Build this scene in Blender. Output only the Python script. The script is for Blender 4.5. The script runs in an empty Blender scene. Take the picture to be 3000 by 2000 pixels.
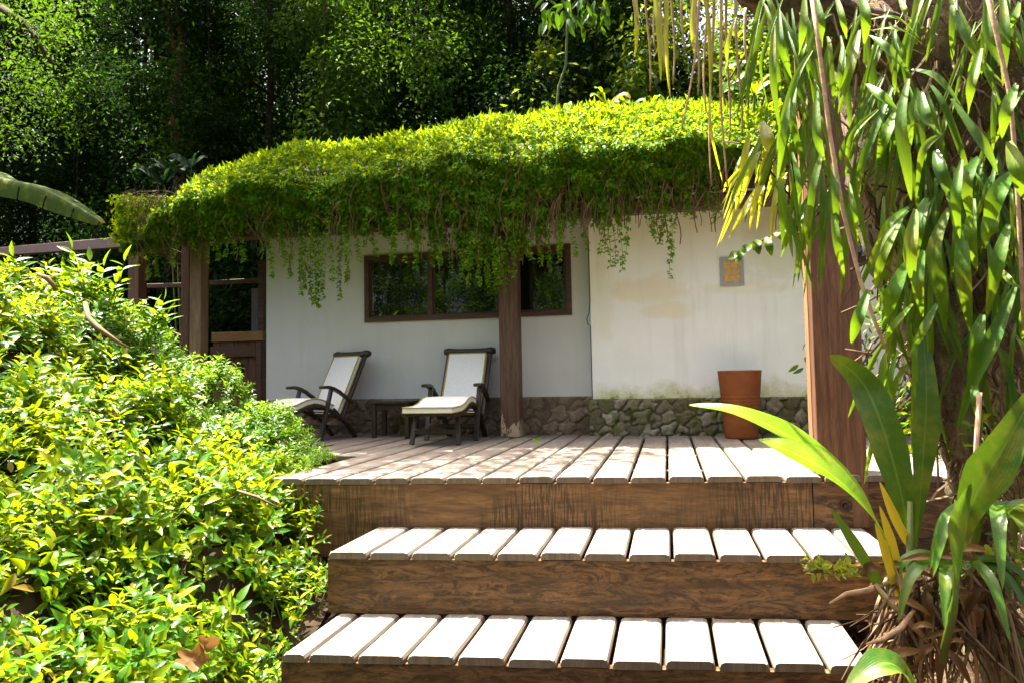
import bpy, math, random
import numpy as np
from mathutils import Vector, Matrix
random.seed(11); RNG = np.random.default_rng(11)
PI = math.pi
scene = bpy.context.scene
col = scene.collection

# ------------------------------------------------------------------ camera
F, CX, CY = 2100.0, 1500.0, 1000.0          # measured on the 3000 x 2000 photograph
th = math.atan(113/F); ps = math.atan(455/F*math.cos(th)); ro = 0.018
FW = np.array([-math.sin(ps)*math.cos(th), math.cos(ps)*math.cos(th), math.sin(th)])
r0 = np.cross(FW, [0, 0, 1]); r0 /= np.linalg.norm(r0); u0 = np.cross(r0, FW)
CR = r0*math.cos(ro) - u0*math.sin(ro); CU = np.cross(CR, FW)
CP = np.array([0, 0, .66])
S = 3000/2352
def at(x, y, Y):                             # photo point (2352 wide view) -> world point at depth Y
    d = FW + CR*((x*S-CX)/F) + CU*((CY-y*S)/F)
    return CP + d*(Y/d[1])
cam = bpy.data.cameras.new('camera'); co = bpy.data.objects.new('camera', cam); col.objects.link(co)
cam.sensor_width = 36; cam.lens = 36*F/3000; cam.clip_start = .05; cam.clip_end = 500
co.matrix_world = Matrix(((CR[0], CU[0], -FW[0], CP[0]), (CR[1], CU[1], -FW[1], CP[1]),
                          (CR[2], CU[2], -FW[2], CP[2]), (0, 0, 0, 1)))
scene.camera = co

# ------------------------------------------------------------------ light
SUN = np.array([-.27, .15, .95]); SUN /= np.linalg.norm(SUN)
w = bpy.data.worlds.new('World'); scene.world = w; w.use_nodes = True
nt = w.node_tree; bg = nt.nodes['Background']
sk = nt.nodes.new('ShaderNodeTexSky'); sk.sky_type = 'NISHITA'; sk.sun_disc = False
sk.sun_elevation = math.asin(SUN[2]); sk.sun_rotation = math.atan2(SUN[0], SUN[1])
sk.dust_density = 9.0; sk.air_density = .7; sk.ozone_density = .3
nt.links.new(sk.outputs[0], bg.inputs[0]); bg.inputs[1].default_value = 0.085
sl = bpy.data.lights.new('sun', 'SUN'); sl.energy = 5.0; sl.angle = math.radians(.5); sl.color = (1, .93, .80)
so = bpy.data.objects.new('sun', sl); col.objects.link(so)
so.rotation_euler = Vector(SUN).to_track_quat('Z', 'Y').to_euler()
scene.view_settings.view_transform = 'Standard'; scene.view_settings.look = 'None'
scene.view_settings.gamma = 1; scene.view_settings.exposure = 2.78
try:
    scene.cycles.max_bounces = 10; scene.cycles.transmission_bounces = 6; scene.cycles.diffuse_bounces = 4
    scene.cycles.caustics_reflective = False; scene.cycles.caustics_refractive = False
    scene.cycles.use_denoising = True
except Exception: pass

# ------------------------------------------------------------------ materials
def newmat(name):
    m = bpy.data.materials.new(name); m.use_nodes = True
    t = m.node_tree; return m, t, t.nodes['Principled BSDF'], t.nodes['Material Output']
def node(t, kind, **kw):
    n = t.nodes.new(kind)
    for k, v in kw.items(): setattr(n, k, v)
    return n
def ramp(t, fac, stops, interp='LINEAR'):
    n = t.nodes.new('ShaderNodeValToRGB'); cr = n.color_ramp; cr.interpolation = interp
    while len(cr.elements) < len(stops): cr.elements.new(.5)
    for e, (p, c) in zip(cr.elements, stops):
        e.position = p; e.color = (c[0], c[1], c[2], 1)
    if fac is not None: t.links.new(fac, n.inputs[0])
    return n.outputs[0]
def mixc(t, f, a, b, mode='MIX'):
    n = t.nodes.new('ShaderNodeMix'); n.data_type = 'RGBA'; n.blend_type = mode
    for i, v in ((0, f), (6, a), (7, b)):
        if hasattr(v, 'links'): t.links.new(v, n.inputs[i])
        else: n.inputs[i].default_value = (v if i == 0 else (v[0], v[1], v[2], 1))
    return n.outputs[2]
def noise(t, scale, detail=4, rough=.6, vec=None, dist=0):
    n = t.nodes.new('ShaderNodeTexNoise'); n.inputs['Scale'].default_value = scale
    n.inputs['Detail'].default_value = detail; n.inputs['Roughness'].default_value = rough
    n.inputs['Distortion'].default_value = dist
    if vec is not None: t.links.new(vec, n.inputs['Vector'])
    return n.outputs[0]
def coords(t, sc=(1, 1, 1), rot=(0, 0, 0)):
    g = t.nodes.new('ShaderNodeNewGeometry'); m = t.nodes.new('ShaderNodeMapping')
    m.inputs['Scale'].default_value = sc; m.inputs['Rotation'].default_value = rot
    t.links.new(g.outputs['Position'], m.inputs[0]); return m.outputs[0]
def bump(t, b, h, strength=.3, dist=.01):
    n = t.nodes.new('ShaderNodeBump'); n.inputs['Strength'].default_value = strength
    n.inputs['Distance'].default_value = dist
    t.links.new(h, n.inputs['Height']); t.links.new(n.outputs[0], b.inputs['Normal'])
def mathn(t, op, a, b=0.0):
    n = t.nodes.new('ShaderNodeMath'); n.operation = op
    for i, v in enumerate((a, b)):
        if hasattr(v, 'links'): t.links.new(v, n.inputs[i])
        else: n.inputs[i].default_value = v
    return n.outputs[0]
def attr(t, name):
    n = t.nodes.new('ShaderNodeAttribute'); n.attribute_name = name; return n.outputs['Fac']
def island(t): return t.nodes.new('ShaderNodeNewGeometry').outputs['Random Per Island']

def leaf_mat(name, stops, trans, tfac=.4, rough=.35, spec=.5, blade=False, rib=None):
    m, t, b, out = newmat(name)
    c = ramp(t, island(t), stops)
    if blade:                                   # midrib, mottling along a broad blade
        v = attr(t, 'across')
        n1 = noise(t, 38, 4, .7, coords(t)); n2 = noise(t, 9, 3, .6, coords(t))
        c = mixc(t, ramp(t, n1, [(.45, (0, 0, 0)), (.75, (.55, .55, .55))]), c, (.12, .13, .012))
        c = mixc(t, ramp(t, n2, [(.5, (0, 0, 0)), (.70, (.7, .7, .7))]), c, (.22, .20, .02))
        n3 = noise(t, 140, 2, .6, coords(t))
        c = mixc(t, ramp(t, n3, [(.66, (0, 0, 0)), (.74, (.5, .5, .5))]), c, (.06, .045, .015))
        c = mixc(t, ramp(t, v, [(.02, (.7, .7, .7)), (.09, (0, 0, 0))]), c, rib or (.16, .24, .03))
        l = attr(t, 'along')
        c = mixc(t, ramp(t, l, [(.93, (0, 0, 0)), (1.0, (.8, .8, .8))]), c, (.16, .10, .02))
        vn = mathn(t, 'SINE', mathn(t, 'MULTIPLY', v, 42.0))
        bump(t, b, mathn(t, 'ADD', noise(t, 30, 4, .6, coords(t)), mathn(t, 'MULTIPLY', vn, .05)), .3, .01)
    t.links.new(c, b.inputs['Base Color'])
    b.inputs['Roughness'].default_value = rough; b.inputs['Specular IOR Level'].default_value = spec
    tr = t.nodes.new('ShaderNodeBsdfTranslucent')
    tc = mixc(t, .55, c, trans); t.links.new(tc, tr.inputs['Color'])
    mx = t.nodes.new('ShaderNodeMixShader'); mx.inputs[0].default_value = tfac
    t.links.new(b.outputs[0], mx.inputs[1]); t.links.new(tr.outputs[0], mx.inputs[2])
    t.links.new(mx.outputs[0], out.inputs['Surface']); return m

def wood(name, dark, mid, light, axis='X', scale=1.0, rough=.6, spec=.3, weather=None, bmp=.35, saw=0.0, figure=0.0):
    m, t, b, out = newmat(name)
    k = {'X': (1.6, 20, 20), 'Y': (20, 1.6, 20), 'Z': (20, 20, 1.6)}[axis]
    k = tuple(a*scale for a in k)
    n1 = noise(t, 1.0, 8, .72, coords(t, k), 1.5)
    n2 = noise(t, 1.3, 6, .68, coords(t, tuple(a*.26 for a in k)), 2.2)
    nf = noise(t, 3.0, 4, .7, coords(t, k), .6)
    c = ramp(t, n1, [(.3, dark), (.5, mid), (.72, light)])
    if figure:                                  # wavy figured grain with dark heart patches
        n6 = noise(t, 1, 9, .74, coords(t, {'X': (2.6, 11, 11), 'Z': (11, 11, 2.6), 'Y': (11, 2.6, 11)}[axis]), 3.2)
        c = mixc(t, ramp(t, n6, [(.42, (1,)*3), (.55, (0, 0, 0))]), c, tuple(x*.45 for x in dark))
        n7 = noise(t, 1.3, 8, .75, coords(t, {'X': (5, 16, 16), 'Z': (16, 16, 5), 'Y': (16, 5, 16)}[axis]), 2.6)
        c = mixc(t, ramp(t, n7, [(.55, (0, 0, 0)), (.72, (.85,)*3)]), c, tuple(x*1.25 for x in light))
    c = mixc(t, ramp(t, n2, [(.34, (.6, .6, .6)), (.56, (0, 0, 0))]), c, tuple(x*.6 for x in dark))
    c = mixc(t, ramp(t, nf, [(.36, (.4,)*3), (.5, (0, 0, 0))]), c, tuple(x*.5 for x in dark))
    if saw:                                     # saw marks across the grain
        n4 = noise(t, 1, 2, .5, coords(t, (85, 85, 6)))
        n5 = noise(t, 1.7, 2, .5, coords(t))
        f = mathn(t, 'MULTIPLY', ramp(t, n4, [(.44, (1, 1, 1)), (.54, (0, 0, 0))]), ramp(t, n5, [(.40, (0, 0, 0)), (.58, (1, 1, 1))]))
        c = mixc(t, mathn(t, 'MULTIPLY', f, saw), c, tuple(x*.35 for x in dark))
    if weather:
        n3 = noise(t, 2.6, 5, .7, coords(t))
        c = mixc(t, ramp(t, n3, [(.4, (0, 0, 0)), (.7, (.75, .75, .75))]), c, weather)
    c = mixc(t, ramp(t, island(t), [(0, (.30, .30, .30)), (1, (0, 0, 0))]), c, dark)
    t.links.new(c, b.inputs['Base Color'])
    b.inputs['Roughness'].default_value = rough; b.inputs['Specular IOR Level'].default_value = spec
    bump(t, b, n1, bmp, .006); return m

def plain(name, c, rough=.6, spec=.4, metal=0, var=.25, scale=12, bmp=0.1):
    m, t, b, out = newmat(name)
    n = noise(t, scale, 5, .65, coords(t))
    cc = ramp(t, n, [(.3, tuple(x*(1-var) for x in c)), (.7, tuple(min(1, x*(1+var)) for x in c))])
    t.links.new(cc, b.inputs['Base Color']); b.inputs['Roughness'].default_value = rough
    b.inputs['Specular IOR Level'].default_value = spec; b.inputs['Metallic'].default_value = metal
    bump(t, b, n, bmp, .01); return m

M = {}
M['deck'] = wood('weathered_deck_wood', (0.114, 0.085, 0.062), (0.228, 0.190, 0.152), (0.314, 0.271, 0.223), 'Y', 1.0, .65, .3, (0.285, 0.252, 0.214))
M['riser'] = wood('dark_riser_wood', (0.064, 0.034, 0.015), (0.160, 0.080, 0.028), (0.288, 0.149, 0.051), 'X', .8, .5, .35, None, .3, 0, 1)
M['plank_end'] = wood('plank_end_wood', (0.090, 0.066, 0.045), (0.164, 0.123, 0.086), (0.230, 0.176, 0.127), 'Z', .8, .7, .25, (0.164, 0.135, 0.086))
M['riser_saw'] = wood('sawn_riser_wood', (0.075, 0.040, 0.018), (0.181, 0.096, 0.036), (0.309, 0.171, 0.064), 'X', .8, .55, .35, None, .3, .8)
M['post'] = wood('post_wood', (0.073, 0.034, 0.017), (0.158, 0.076, 0.039), (0.256, 0.128, 0.067), 'Z', 1.2, .5, .35)
M['post_pale'] = wood('pale_post_wood', (0.135, 0.084, 0.041), (0.230, 0.149, 0.070), (0.351, 0.230, 0.115), 'Z', 1.2, .6, .3)
M['beam'] = wood('beam_wood', (.06, .032, .022), (.11, .062, .042), (.17, .105, .07), 'X', 1.0, .55, .35)
M['orange'] = wood('orange_wood', (.17, .085, .025), (.27, .14, .045), (.36, .2, .07), 'X', 1.0, .55, .35)
M['greywood'] = wood('grey_wood', (.09, .09, .10), (.16, .16, .17), (.24, .24, .25), 'Z', 1.0, .7, .2)
M['teak'] = wood('dark_teak', (.02, .012, .008), (.04, .024, .015), (.075, .047, .03), 'Z', 1.5, .45, .45)
M['frame'] = wood('window_wood', (0.052, 0.026, 0.016), (0.091, 0.044, 0.026), (0.143, 0.072, 0.039), 'X', 1.2, .5, .35)
M['terracotta'] = plain('terracotta', (.20, .058, .012), .65, .3, 0, .18, 7)
M['cushion'] = plain('cream_canvas', (.74, .74, .68), .85, .2, 0, .05, 40, .15)
M['piping'] = plain('yellow_piping', (.42, .34, .07), .8, .2, 0, .1)
M['steel'] = plain('grey_frame', (.34, .36, .37), .45, .4, 0, .08)
M['gold'] = plain('gold_panel', (.58, .36, .10), .4, .5, 0, .35, 22)
M['ink'] = plain('pale_lettering', (.78, .62, .40), .6, .3)
M['soil'] = plain('dark_soil', (.035, .024, .015), .95, .1, 0, .5, 9, .6)
M['roof'] = plain('dark_roof', (.03, .022, .018), .9, .1, 0, .3, 4, .3)
M['bark'] = plain('dark_bark', (.03, .021, .014), .9, .15, 0, .5, 11, .8)
M['redbark'] = plain('reddish_bark', (.12, .06, .035), .9, .15, 0, .45, 11, .8)
M['drywood'] = leaf_mat('dry_twig', [(0, (0.0408, 0.0218, 0.0109)), (.5, (0.1360, 0.0782, 0.0374)), (1, (0.2856, 0.2040, 0.1292))], (0.1360, 0.0680, 0.0272), .02, .8, .2)
M['palestem'] = plain('pale_root', (.42, .26, .15), .7, .3, 0, .35, 30, .3)
M['stem'] = plain('green_stem', (.09, .12, .02), .6, .3, 0, .3, 20)
M['brownstem'] = plain('vine_stem', (.12, .07, .035), .8, .2, 0, .3, 20)
M['metalring'] = plain('rusty_ring', (.03, .02, .015), .5, .5, .6, .3, 30)

def m_wall(name, moss, stain, tint):
    m, t, b, out = newmat(name)
    p = coords(t)
    base = ramp(t, noise(t, 3.2, 5, .6, p), [(.3, tuple(x*.94 for x in tint)), (.7, tint)])
    sx = t.nodes.new('ShaderNodeSeparateXYZ'); t.links.new(p, sx.inputs[0])
    if stain:
        def blob(cx, cz, rx, rz, amp, colr, base):
            dx = mathn(t, 'DIVIDE', mathn(t, 'SUBTRACT', sx.outputs[0], cx), rx)
            dz = mathn(t, 'DIVIDE', mathn(t, 'SUBTRACT', sx.outputs[2], cz), rz)
            r = mathn(t, 'SQRT', mathn(t, 'ADD', mathn(t, 'MULTIPLY', dx, dx), mathn(t, 'MULTIPLY', dz, dz)))
            r = mathn(t, 'ADD', r, mathn(t, 'MULTIPLY', mathn(t, 'SUBTRACT', noise(t, 5, 5, .6, p), .5), 1.3))
            return mixc(t, ramp(t, r, [(.55, (amp,)*3), (.8, (amp*.55,)*3), (1.1, (0, 0, 0))]), base, colr)
        base = blob(-.18, 1.66, .5, .2, .6, (.82, .71, .46), base)
        base = blob(.0, 1.42, .34, .12, .6, (.83, .73, .48), base)
        base = blob(.95, 1.65, .6, .09, .4, (.78, .72, .46), base)
        base = blob(-.75, 1.6, .2, .6, .4, (.74, .68, .45), base)
        base = blob(1.25, 2.1, .45, .5, .5, (.62, .60, .36), base)
    if moss:
        h = mathn(t, 'MULTIPLY', mathn(t, 'SUBTRACT', sx.outputs[2], .40), 2.9)
        h = mathn(t, 'ADD', h, mathn(t, 'MULTIPLY', mathn(t, 'SUBTRACT', noise(t, 4, 6, .7, p), .5), 1.9))
        base = mixc(t, ramp(t, h, [(.0, (.85,)*3), (.6, (0, 0, 0))]), base, (.50, .52, .20))
        sp = mathn(t, 'ADD', mathn(t, 'MULTIPLY', h, .9), mathn(t, 'MULTIPLY', noise(t, 34, 5, .75, p), 1.1))
        base = mixc(t, ramp(t, sp, [(.36, (.85,)*3), (.56, (0, 0, 0))]), base, (.10, .12, .06))
    # rain streaks down from the eave
    st = noise(t, 1, 4, .6, coords(t, (7, 7, .5)))
    base = mixc(t, ramp(t, st, [(.52, (0, 0, 0)), (.75, (.28,)*3)]), base, (.55, .52, .40))
    t.links.new(base, b.inputs['Base Color']); b.inputs['Roughness'].default_value = .85
    b.inputs['Specular IOR Level'].default_value = .2
    bump(t, b, noise(t, 22, 6, .7, p), .25, .01); return m
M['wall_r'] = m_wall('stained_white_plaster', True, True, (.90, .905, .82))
M['wall_l'] = m_wall('shade_toned_plaster', False, False, (.62, .63, .575))  # white plaster tinted darker, the shade on the left wall put into its colour

def m_stone(name, cols, mortar, moss):
    m, t, b, out = newmat(name)
    c = ramp(t, attr(t, 'cell'), cols)
    p = coords(t); n = noise(t, 26, 6, .7, p)
    c = mixc(t, ramp(t, n, [(.35, (.55,)*3), (.65, (0, 0, 0))]), c, tuple(x*.3 for x in mortar))
    c = mixc(t, ramp(t, attr(t, 'edge'), [(.04, (1, 1, 1)), (.16, (0, 0, 0))]), c, mortar)
    n2 = noise(t, 6, 5, .7, p)
    c = mixc(t, ramp(t, n2, [(.43, (0, 0, 0)), (.62, (.85,)*3)]), c, moss)
    t.links.new(c, b.inputs['Base Color']); b.inputs['Roughness'].default_value = .9
    bump(t, b, n, .6, .01); return m
M['stone_r'] = m_stone('mossy_rubble_stone', [(0, (.16, .13, .08)), (.5, (.28, .235, .155)), (1, (.42, .37, .28))], (.04, .042, .014), (.085, .095, .012))
M['stone_l'] = m_stone('brown_rubble_stone', [(0, (.17, .11, .065)), (.5, (.26, .18, .11)), (1, (.36, .27, .19))], (.10, .07, .045), (.15, .115, .06))

def m_glass():
    m, t, b, out = newmat('dark_window_glass')
    b.inputs['Base Color'].default_value = (.006, .007, .006, 1); b.inputs['Roughness'].default_value = .02
    b.inputs['Specular IOR Level'].default_value = .9; b.inputs['IOR'].default_value = 1.55
    bump(t, b, noise(t, 1.6, 2, .5, coords(t)), .03, .02)
    return m
M['glass'] = m_glass()

def m_trunk():
    m, t, b, out = newmat('mossy_bark')
    p = coords(t); n1 = noise(t, 14, 8, .72, coords(t, (1.6, 1.6, .6)), .8); n2 = noise(t, 5.5, 5, .7, p)
    n3 = noise(t, 46, 5, .75, p)
    c = ramp(t, n1, [(.32, (.03, .016, .008)), (.48, (.12, .062, .028)), (.6, (.25, .145, .07)), (.75, (.46, .34, .22))])
    c = mixc(t, ramp(t, n2, [(.47, (0, 0, 0)), (.6, (.85,)*3)]), c, (.16, .16, .015))
    c = mixc(t, ramp(t, n3, [(.5, (0, 0, 0)), (.7, (.7,)*3)]), c, (.05, .028, .014))
    t.links.new(c, b.inputs['Base Color']); b.inputs['Roughness'].default_value = .8
    bump(t, b, mathn(t, 'ADD', n1, n3), .9, .03); return m
M['trunk'] = m_trunk()

G = dict
M['hedge'] = leaf_mat('bright_hedge_leaf', [(0, (0.0103, 0.0602, 0.0026)), (.3, (0.0301, 0.1204, 0.0034)), (.55, (0.0688, 0.1634, 0.0026)), (.8, (0.1548, 0.2236, 0.0026)), (.97, (0.2494, 0.2666, 0.0034)), (1, (0.2236, 0.1376, 0.0258))], (0.4988, 0.5848, 0.0026), .40, .34, .22)
M['hedge_fine'] = leaf_mat('fine_hedge_leaf', [(0, (0.0225, 0.0975, 0.0030)), (.6, (0.0638, 0.1800, 0.0045)), (1, (0.1500, 0.2550, 0.0060))], (0.3375, 0.4950, 0.0075), .4, .4, .4)
M['vine'] = leaf_mat('vine_leaf', [(0, (0.0270, 0.1170, 0.0036)), (.5, (0.0675, 0.2070, 0.0054)), (.93, (0.1800, 0.3060, 0.0072)), (1, (0.2340, 0.1350, 0.0180))], (0.5220, 0.6120, 0.0072), .45, .5, .15)
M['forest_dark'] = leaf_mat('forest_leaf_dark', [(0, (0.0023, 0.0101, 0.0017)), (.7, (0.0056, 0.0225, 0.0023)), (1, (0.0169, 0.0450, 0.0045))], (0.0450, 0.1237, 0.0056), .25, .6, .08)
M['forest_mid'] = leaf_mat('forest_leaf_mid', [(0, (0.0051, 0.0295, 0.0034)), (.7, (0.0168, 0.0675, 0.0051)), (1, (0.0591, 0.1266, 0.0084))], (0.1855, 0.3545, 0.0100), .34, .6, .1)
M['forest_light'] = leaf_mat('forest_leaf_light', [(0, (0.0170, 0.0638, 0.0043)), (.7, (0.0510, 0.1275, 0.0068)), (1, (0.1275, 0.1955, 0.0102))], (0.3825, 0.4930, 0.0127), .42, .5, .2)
M['blue_leaf'] = leaf_mat('bluish_leaf', [(0, (0.0030, 0.0175, 0.0050)), (1, (0.0080, 0.0325, 0.0090))], (0.0350, 0.1000, 0.0150), .25, .75, .1)
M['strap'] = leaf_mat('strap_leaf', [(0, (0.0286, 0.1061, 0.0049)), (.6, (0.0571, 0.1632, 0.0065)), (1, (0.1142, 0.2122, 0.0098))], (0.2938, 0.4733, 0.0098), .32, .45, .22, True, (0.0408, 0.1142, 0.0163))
M['strap_lit'] = leaf_mat('sunlit_strap_leaf', [(0, (.13, .22, .015)), (.6, (.22, .28, .02)), (1, (.34, .32, .03))], (.70, .66, .02), .5, .3, .5, True)  # strap leaf pushed to bright yellow, sunlight put into the colour
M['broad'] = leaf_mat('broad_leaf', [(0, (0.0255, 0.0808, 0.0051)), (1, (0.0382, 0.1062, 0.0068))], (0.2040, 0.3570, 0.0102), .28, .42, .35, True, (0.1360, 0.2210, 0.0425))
M['broad_lit'] = leaf_mat('sunlit_broad_leaf', [(0, (.11, .29, .005)), (1, (.15, .33, .006))], (.52, .62, .01), .42, .28, .5, True, (.30, .38, .04))  # brighter copy of the broad leaf, sunlight put into its colour
M['yellow'] = leaf_mat('yellow_leaf', [(0, (.42, .30, .02)), (1, (.55, .40, .03))], (.7, .55, .03), .4, .4, .4)
M['dry'] = leaf_mat('dry_brown_leaf', [(0, (.07, .035, .014)), (.6, (.18, .09, .03)), (1, (.32, .19, .07))], (.45, .25, .06), .25, .6, .3)
M['deadleaf'] = leaf_mat('curled_dead_leaf', [(0, (.16, .075, .02)), (1, (.20, .10, .03))], (.4, .2, .04), .3, .6, .3)
M['banana'] = leaf_mat('banana_leaf', [(0, (.02, .07, .014)), (1, (.035, .10, .018))], (.40, .48, .015), .38, .7, .1, True, (.22, .26, .10))

# ------------------------------------------------------------------ mesh helpers
def link_mesh(name, V, faces, mat, parent=None, smooth=False, attrs=None):
    """V (n,3) world coordinates; faces: list of int arrays (m,k)."""
    V = np.asarray(V, dtype=np.float32)
    if parent is not None:
        V = V - np.array(root_of(parent).location, dtype=np.float32)
    me = bpy.data.meshes.new(name)
    me.vertices.add(len(V)); me.vertices.foreach_set('co', V.ravel())
    faces = [np.asarray(f, dtype=np.int32) for f in faces if len(f)]
    idx = np.concatenate([f.ravel() for f in faces])
    tot = np.concatenate([np.full(len(f), f.shape[1], dtype=np.int32) for f in faces])
    st = np.concatenate([[0], np.cumsum(tot)[:-1]]).astype(np.int32)
    me.loops.add(len(idx)); me.loops.foreach_set('vertex_index', idx)
    me.polygons.add(len(tot)); me.polygons.foreach_set('loop_start', st)
    try: me.polygons.foreach_set('loop_total', tot)
    except Exception: pass
    me.polygons.foreach_set('use_smooth', np.full(len(tot), smooth, dtype=bool))
    for k, v in (attrs or {}).items():
        a = me.attributes.new(k, 'FLOAT', 'POINT'); a.data.foreach_set('value', np.asarray(v, dtype=np.float32))
    me.update(calc_edges=True); me.validate()
    me.materials.append(mat)
    o = bpy.data.objects.new(name, me); col.objects.link(o)
    if parent is not None: o.parent = parent
    return o
def root_of(o):
    class _R: pass
    loc = Vector((0, 0, 0)); p = o
    while p is not None: loc = loc + Vector(p.location); p = p.parent
    r = _R(); r.location = loc; return r

class MB:
    def __init__(s): s.v = []; s.q = []; s.t = []; s.poly = []; s.n = 0
    def add(s, V, quads=(), tris=(), polys=()):
        n = s.n; s.v.append(np.asarray(V, dtype=float)); s.n += len(V)
        s.q += [tuple(i+n for i in f) for f in quads]; s.t += [tuple(i+n for i in f) for f in tris]
        for f in polys: s.poly.append(tuple(i+n for i in f))
    def box(s, x0, x1, y0, y1, z0, z1):
        V = [(x, y, z) for z in (z0, z1) for y in (y0, y1) for x in (x0, x1)]
        s.add(V, [(0, 2, 3, 1), (4, 5, 7, 6), (0, 1, 5, 4), (2, 6, 7, 3), (0, 4, 6, 2), (1, 3, 7, 5)]); return s
    def bar(s, a, b, wx, wy, ch=.12, up=(0, 0, 1)):
        """chamfered rectangular bar from a to b"""
        a = np.array(a, float); b = np.array(b, float); d = b-a; d /= np.linalg.norm(d)
        up = np.array(up, float)
        if abs(d@up) > .95: up = np.array((0, 1., 0))
        r = np.cross(d, up); r /= np.linalg.norm(r); u = np.cross(r, d)
        c = min(wx, wy)*ch; hx, hy = wx/2, wy/2
        pr = [(-hx+c, -hy), (hx-c, -hy), (hx, -hy+c), (hx, hy-c), (hx-c, hy), (-hx+c, hy), (-hx, hy-c), (-hx, -hy+c)]
        rings = []
        L = np.linalg.norm(b-a)
        for tt, sc in ((0, .86), (c, 1), (L-c, 1), (L, .86)):
            rings.append([a+d*tt+r*(p[0]*sc if sc == 1 else (abs(p[0])-c*.7)*np.sign(p[0]))+u*(p[1] if sc == 1 else (abs(p[1])-c*.7)*np.sign(p[1])) for p in pr])
        V = [p for rg in rings for p in rg]; q = []
        for k in range(3):
            for i in range(8): q.append((k*8+i, k*8+(i+1) % 8, k*8+8+(i+1) % 8, k*8+8+i))
        s.add(V, q, (), [tuple(range(7, -1, -1)), tuple(range(24, 32))]); return s
    def tube(s, pts, rad, n=6, cap=True):
        P = np.array(pts, float); k = len(P); R = np.broadcast_to(np.array(rad, float), (k,)) if np.ndim(rad) else np.full(k, rad)
        T = np.gradient(P, axis=0); T /= np.linalg.norm(T, axis=1)[:, None]+1e-9
        u = np.array((0, 0, 1.)) if abs(T[0, 2]) < .9 else np.array((1., 0, 0))
        V = []
        for i in range(k):
            r = np.cross(T[i], u); r /= np.linalg.norm(r)+1e-9; u = np.cross(r, T[i])
            for j in range(n):
                a = 2*PI*j/n; V.append(P[i]+(r*math.cos(a)+u*math.sin(a))*R[i])
        q = [(i*n+j, i*n+(j+1) % n, (i+1)*n+(j+1) % n, (i+1)*n+j) for i in range(k-1) for j in range(n)]
        pl = [tuple(range(n-1, -1, -1)), tuple(range((k-1)*n, k*n))] if cap and n > 2 else []
        s.add(V, q, (), pl); return s
    def prism(s, prof, axis, a, b):
        """extrude closed 2D profile (list of (p,q)) along an axis from a to b"""
        k = len(prof)
        def P(p, q, w): return {'x': (w, p, q), 'y': (p, w, q), 'z': (p, q, w)}[axis]
        V = [P(p, q, a) for p, q in prof]+[P(p, q, b) for p, q in prof]
        s.add(V, [(i, (i+1) % k, k+(i+1) % k, k+i) for i in range(k)], (), [tuple(range(k-1, -1, -1)), tuple(range(k, 2*k))]); return s
    def build(s, name, mat, parent=None, smooth=False, xf=None):
        V = np.concatenate(s.v)
        if xf is not None: V = V@xf[:3, :3].T + xf[:3, 3]
        fs = []
        if s.q: fs.append(np.array(s.q))
        if s.t: fs.append(np.array(s.t))
        bylen = {}
        for p in s.poly: bylen.setdefault(len(p), []).append(p)
        for k, l in bylen.items(): fs.append(np.array(l))
        return link_mesh(name, V, fs, mat, parent, smooth)

def tag(o, label=None, cat=None, group=None, kind=None):
    if label: o['label'] = label
    if cat: o['category'] = cat
    if group: o['group'] = group
    if kind: o['kind'] = kind
    return o
def thing(name, loc, label, cat, group=None):
    o = bpy.data.objects.new(name, None); col.objects.link(o); o.location = loc; o.empty_display_size = .2
    return tag(o, label, cat, group)
def copy_tree(o, parent=None):
    c = o.copy(); col.objects.link(c)
    if parent is not None: c.parent = parent
    for ch in [x for x in bpy.data.objects if x.parent == o]: copy_tree(ch, c)
    return c

# ---- leaves
def leaf_template(wid=.4, fold=.12, droop=.18):
    rows = ((.14, .55), (.36, .98), (.6, .86), (.82, .45)); V = [(0, 0, 0)]; T = []
    for y, h in rows: V += [(-wid*.42*h, y, fold*.42*h), (0, y, 0), (wid*.42*h, y, fold*.42*h)]
    V.append((0, 1, 0)); V = np.array(V, float); V[:, 2] -= droop*V[:, 1]**2; n = len(rows); e = len(V)-1
    T += [(0, 2, 1), (0, 3, 2)]
    for r in range(n-1):
        a = 1+3*r; b = a+3
        T += [(a, a+1, b+1), (a, b+1, b), (a+1, a+2, b+2), (a+1, b+2, b+1)]
    a = 1+3*(n-1); T += [(a, a+1, e), (a+1, a+2, e)]
    return V, np.array(T)
def kite_template(wid=.5, fold=.12):
    V = np.array([(0, 0, 0), (-wid/2, .42, fold), (0, 1, -.06), (wid/2, .42, fold)], float)
    return V, np.array([(0, 2, 1), (0, 3, 2)])
def frames(dirs, nrm):
    """rotation matrices with +Y along dirs and +Z near nrm"""
    y = dirs/np.linalg.norm(dirs, axis=1)[:, None]
    x = np.cross(y, nrm); x /= np.linalg.norm(x, axis=1)[:, None]+1e-9
    z = np.cross(x, y); return np.stack([x, y, z], axis=2)
def scatter(T, pos, dirs, nrm, size):
    V0, F0 = T; R = frames(dirs, nrm)
    V = np.einsum('nij,kj->nki', R, V0)*size[:, None, None] + pos[:, None, :]
    n, k = len(pos), len(V0)
    Fc = (F0[None]+np.arange(n)[:, None, None]*k).reshape(-1, 3)
    return V.reshape(-1, 3), Fc
def rnd(n, s=1.0): return RNG.normal(0, s, (n, 3))
def leaf_cloud(T, pos, outward, size, updir=.5, jit=.6, tipdown=.3):
    n = len(pos)
    nr = outward*.6 + np.array((0, 0, updir)) + rnd(n, jit*.6)
    d = np.cross(nr, rnd(n)); d += outward*.5 - np.array((0, 0, tipdown))
    return scatter(T, pos, d, nr, size)

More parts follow.
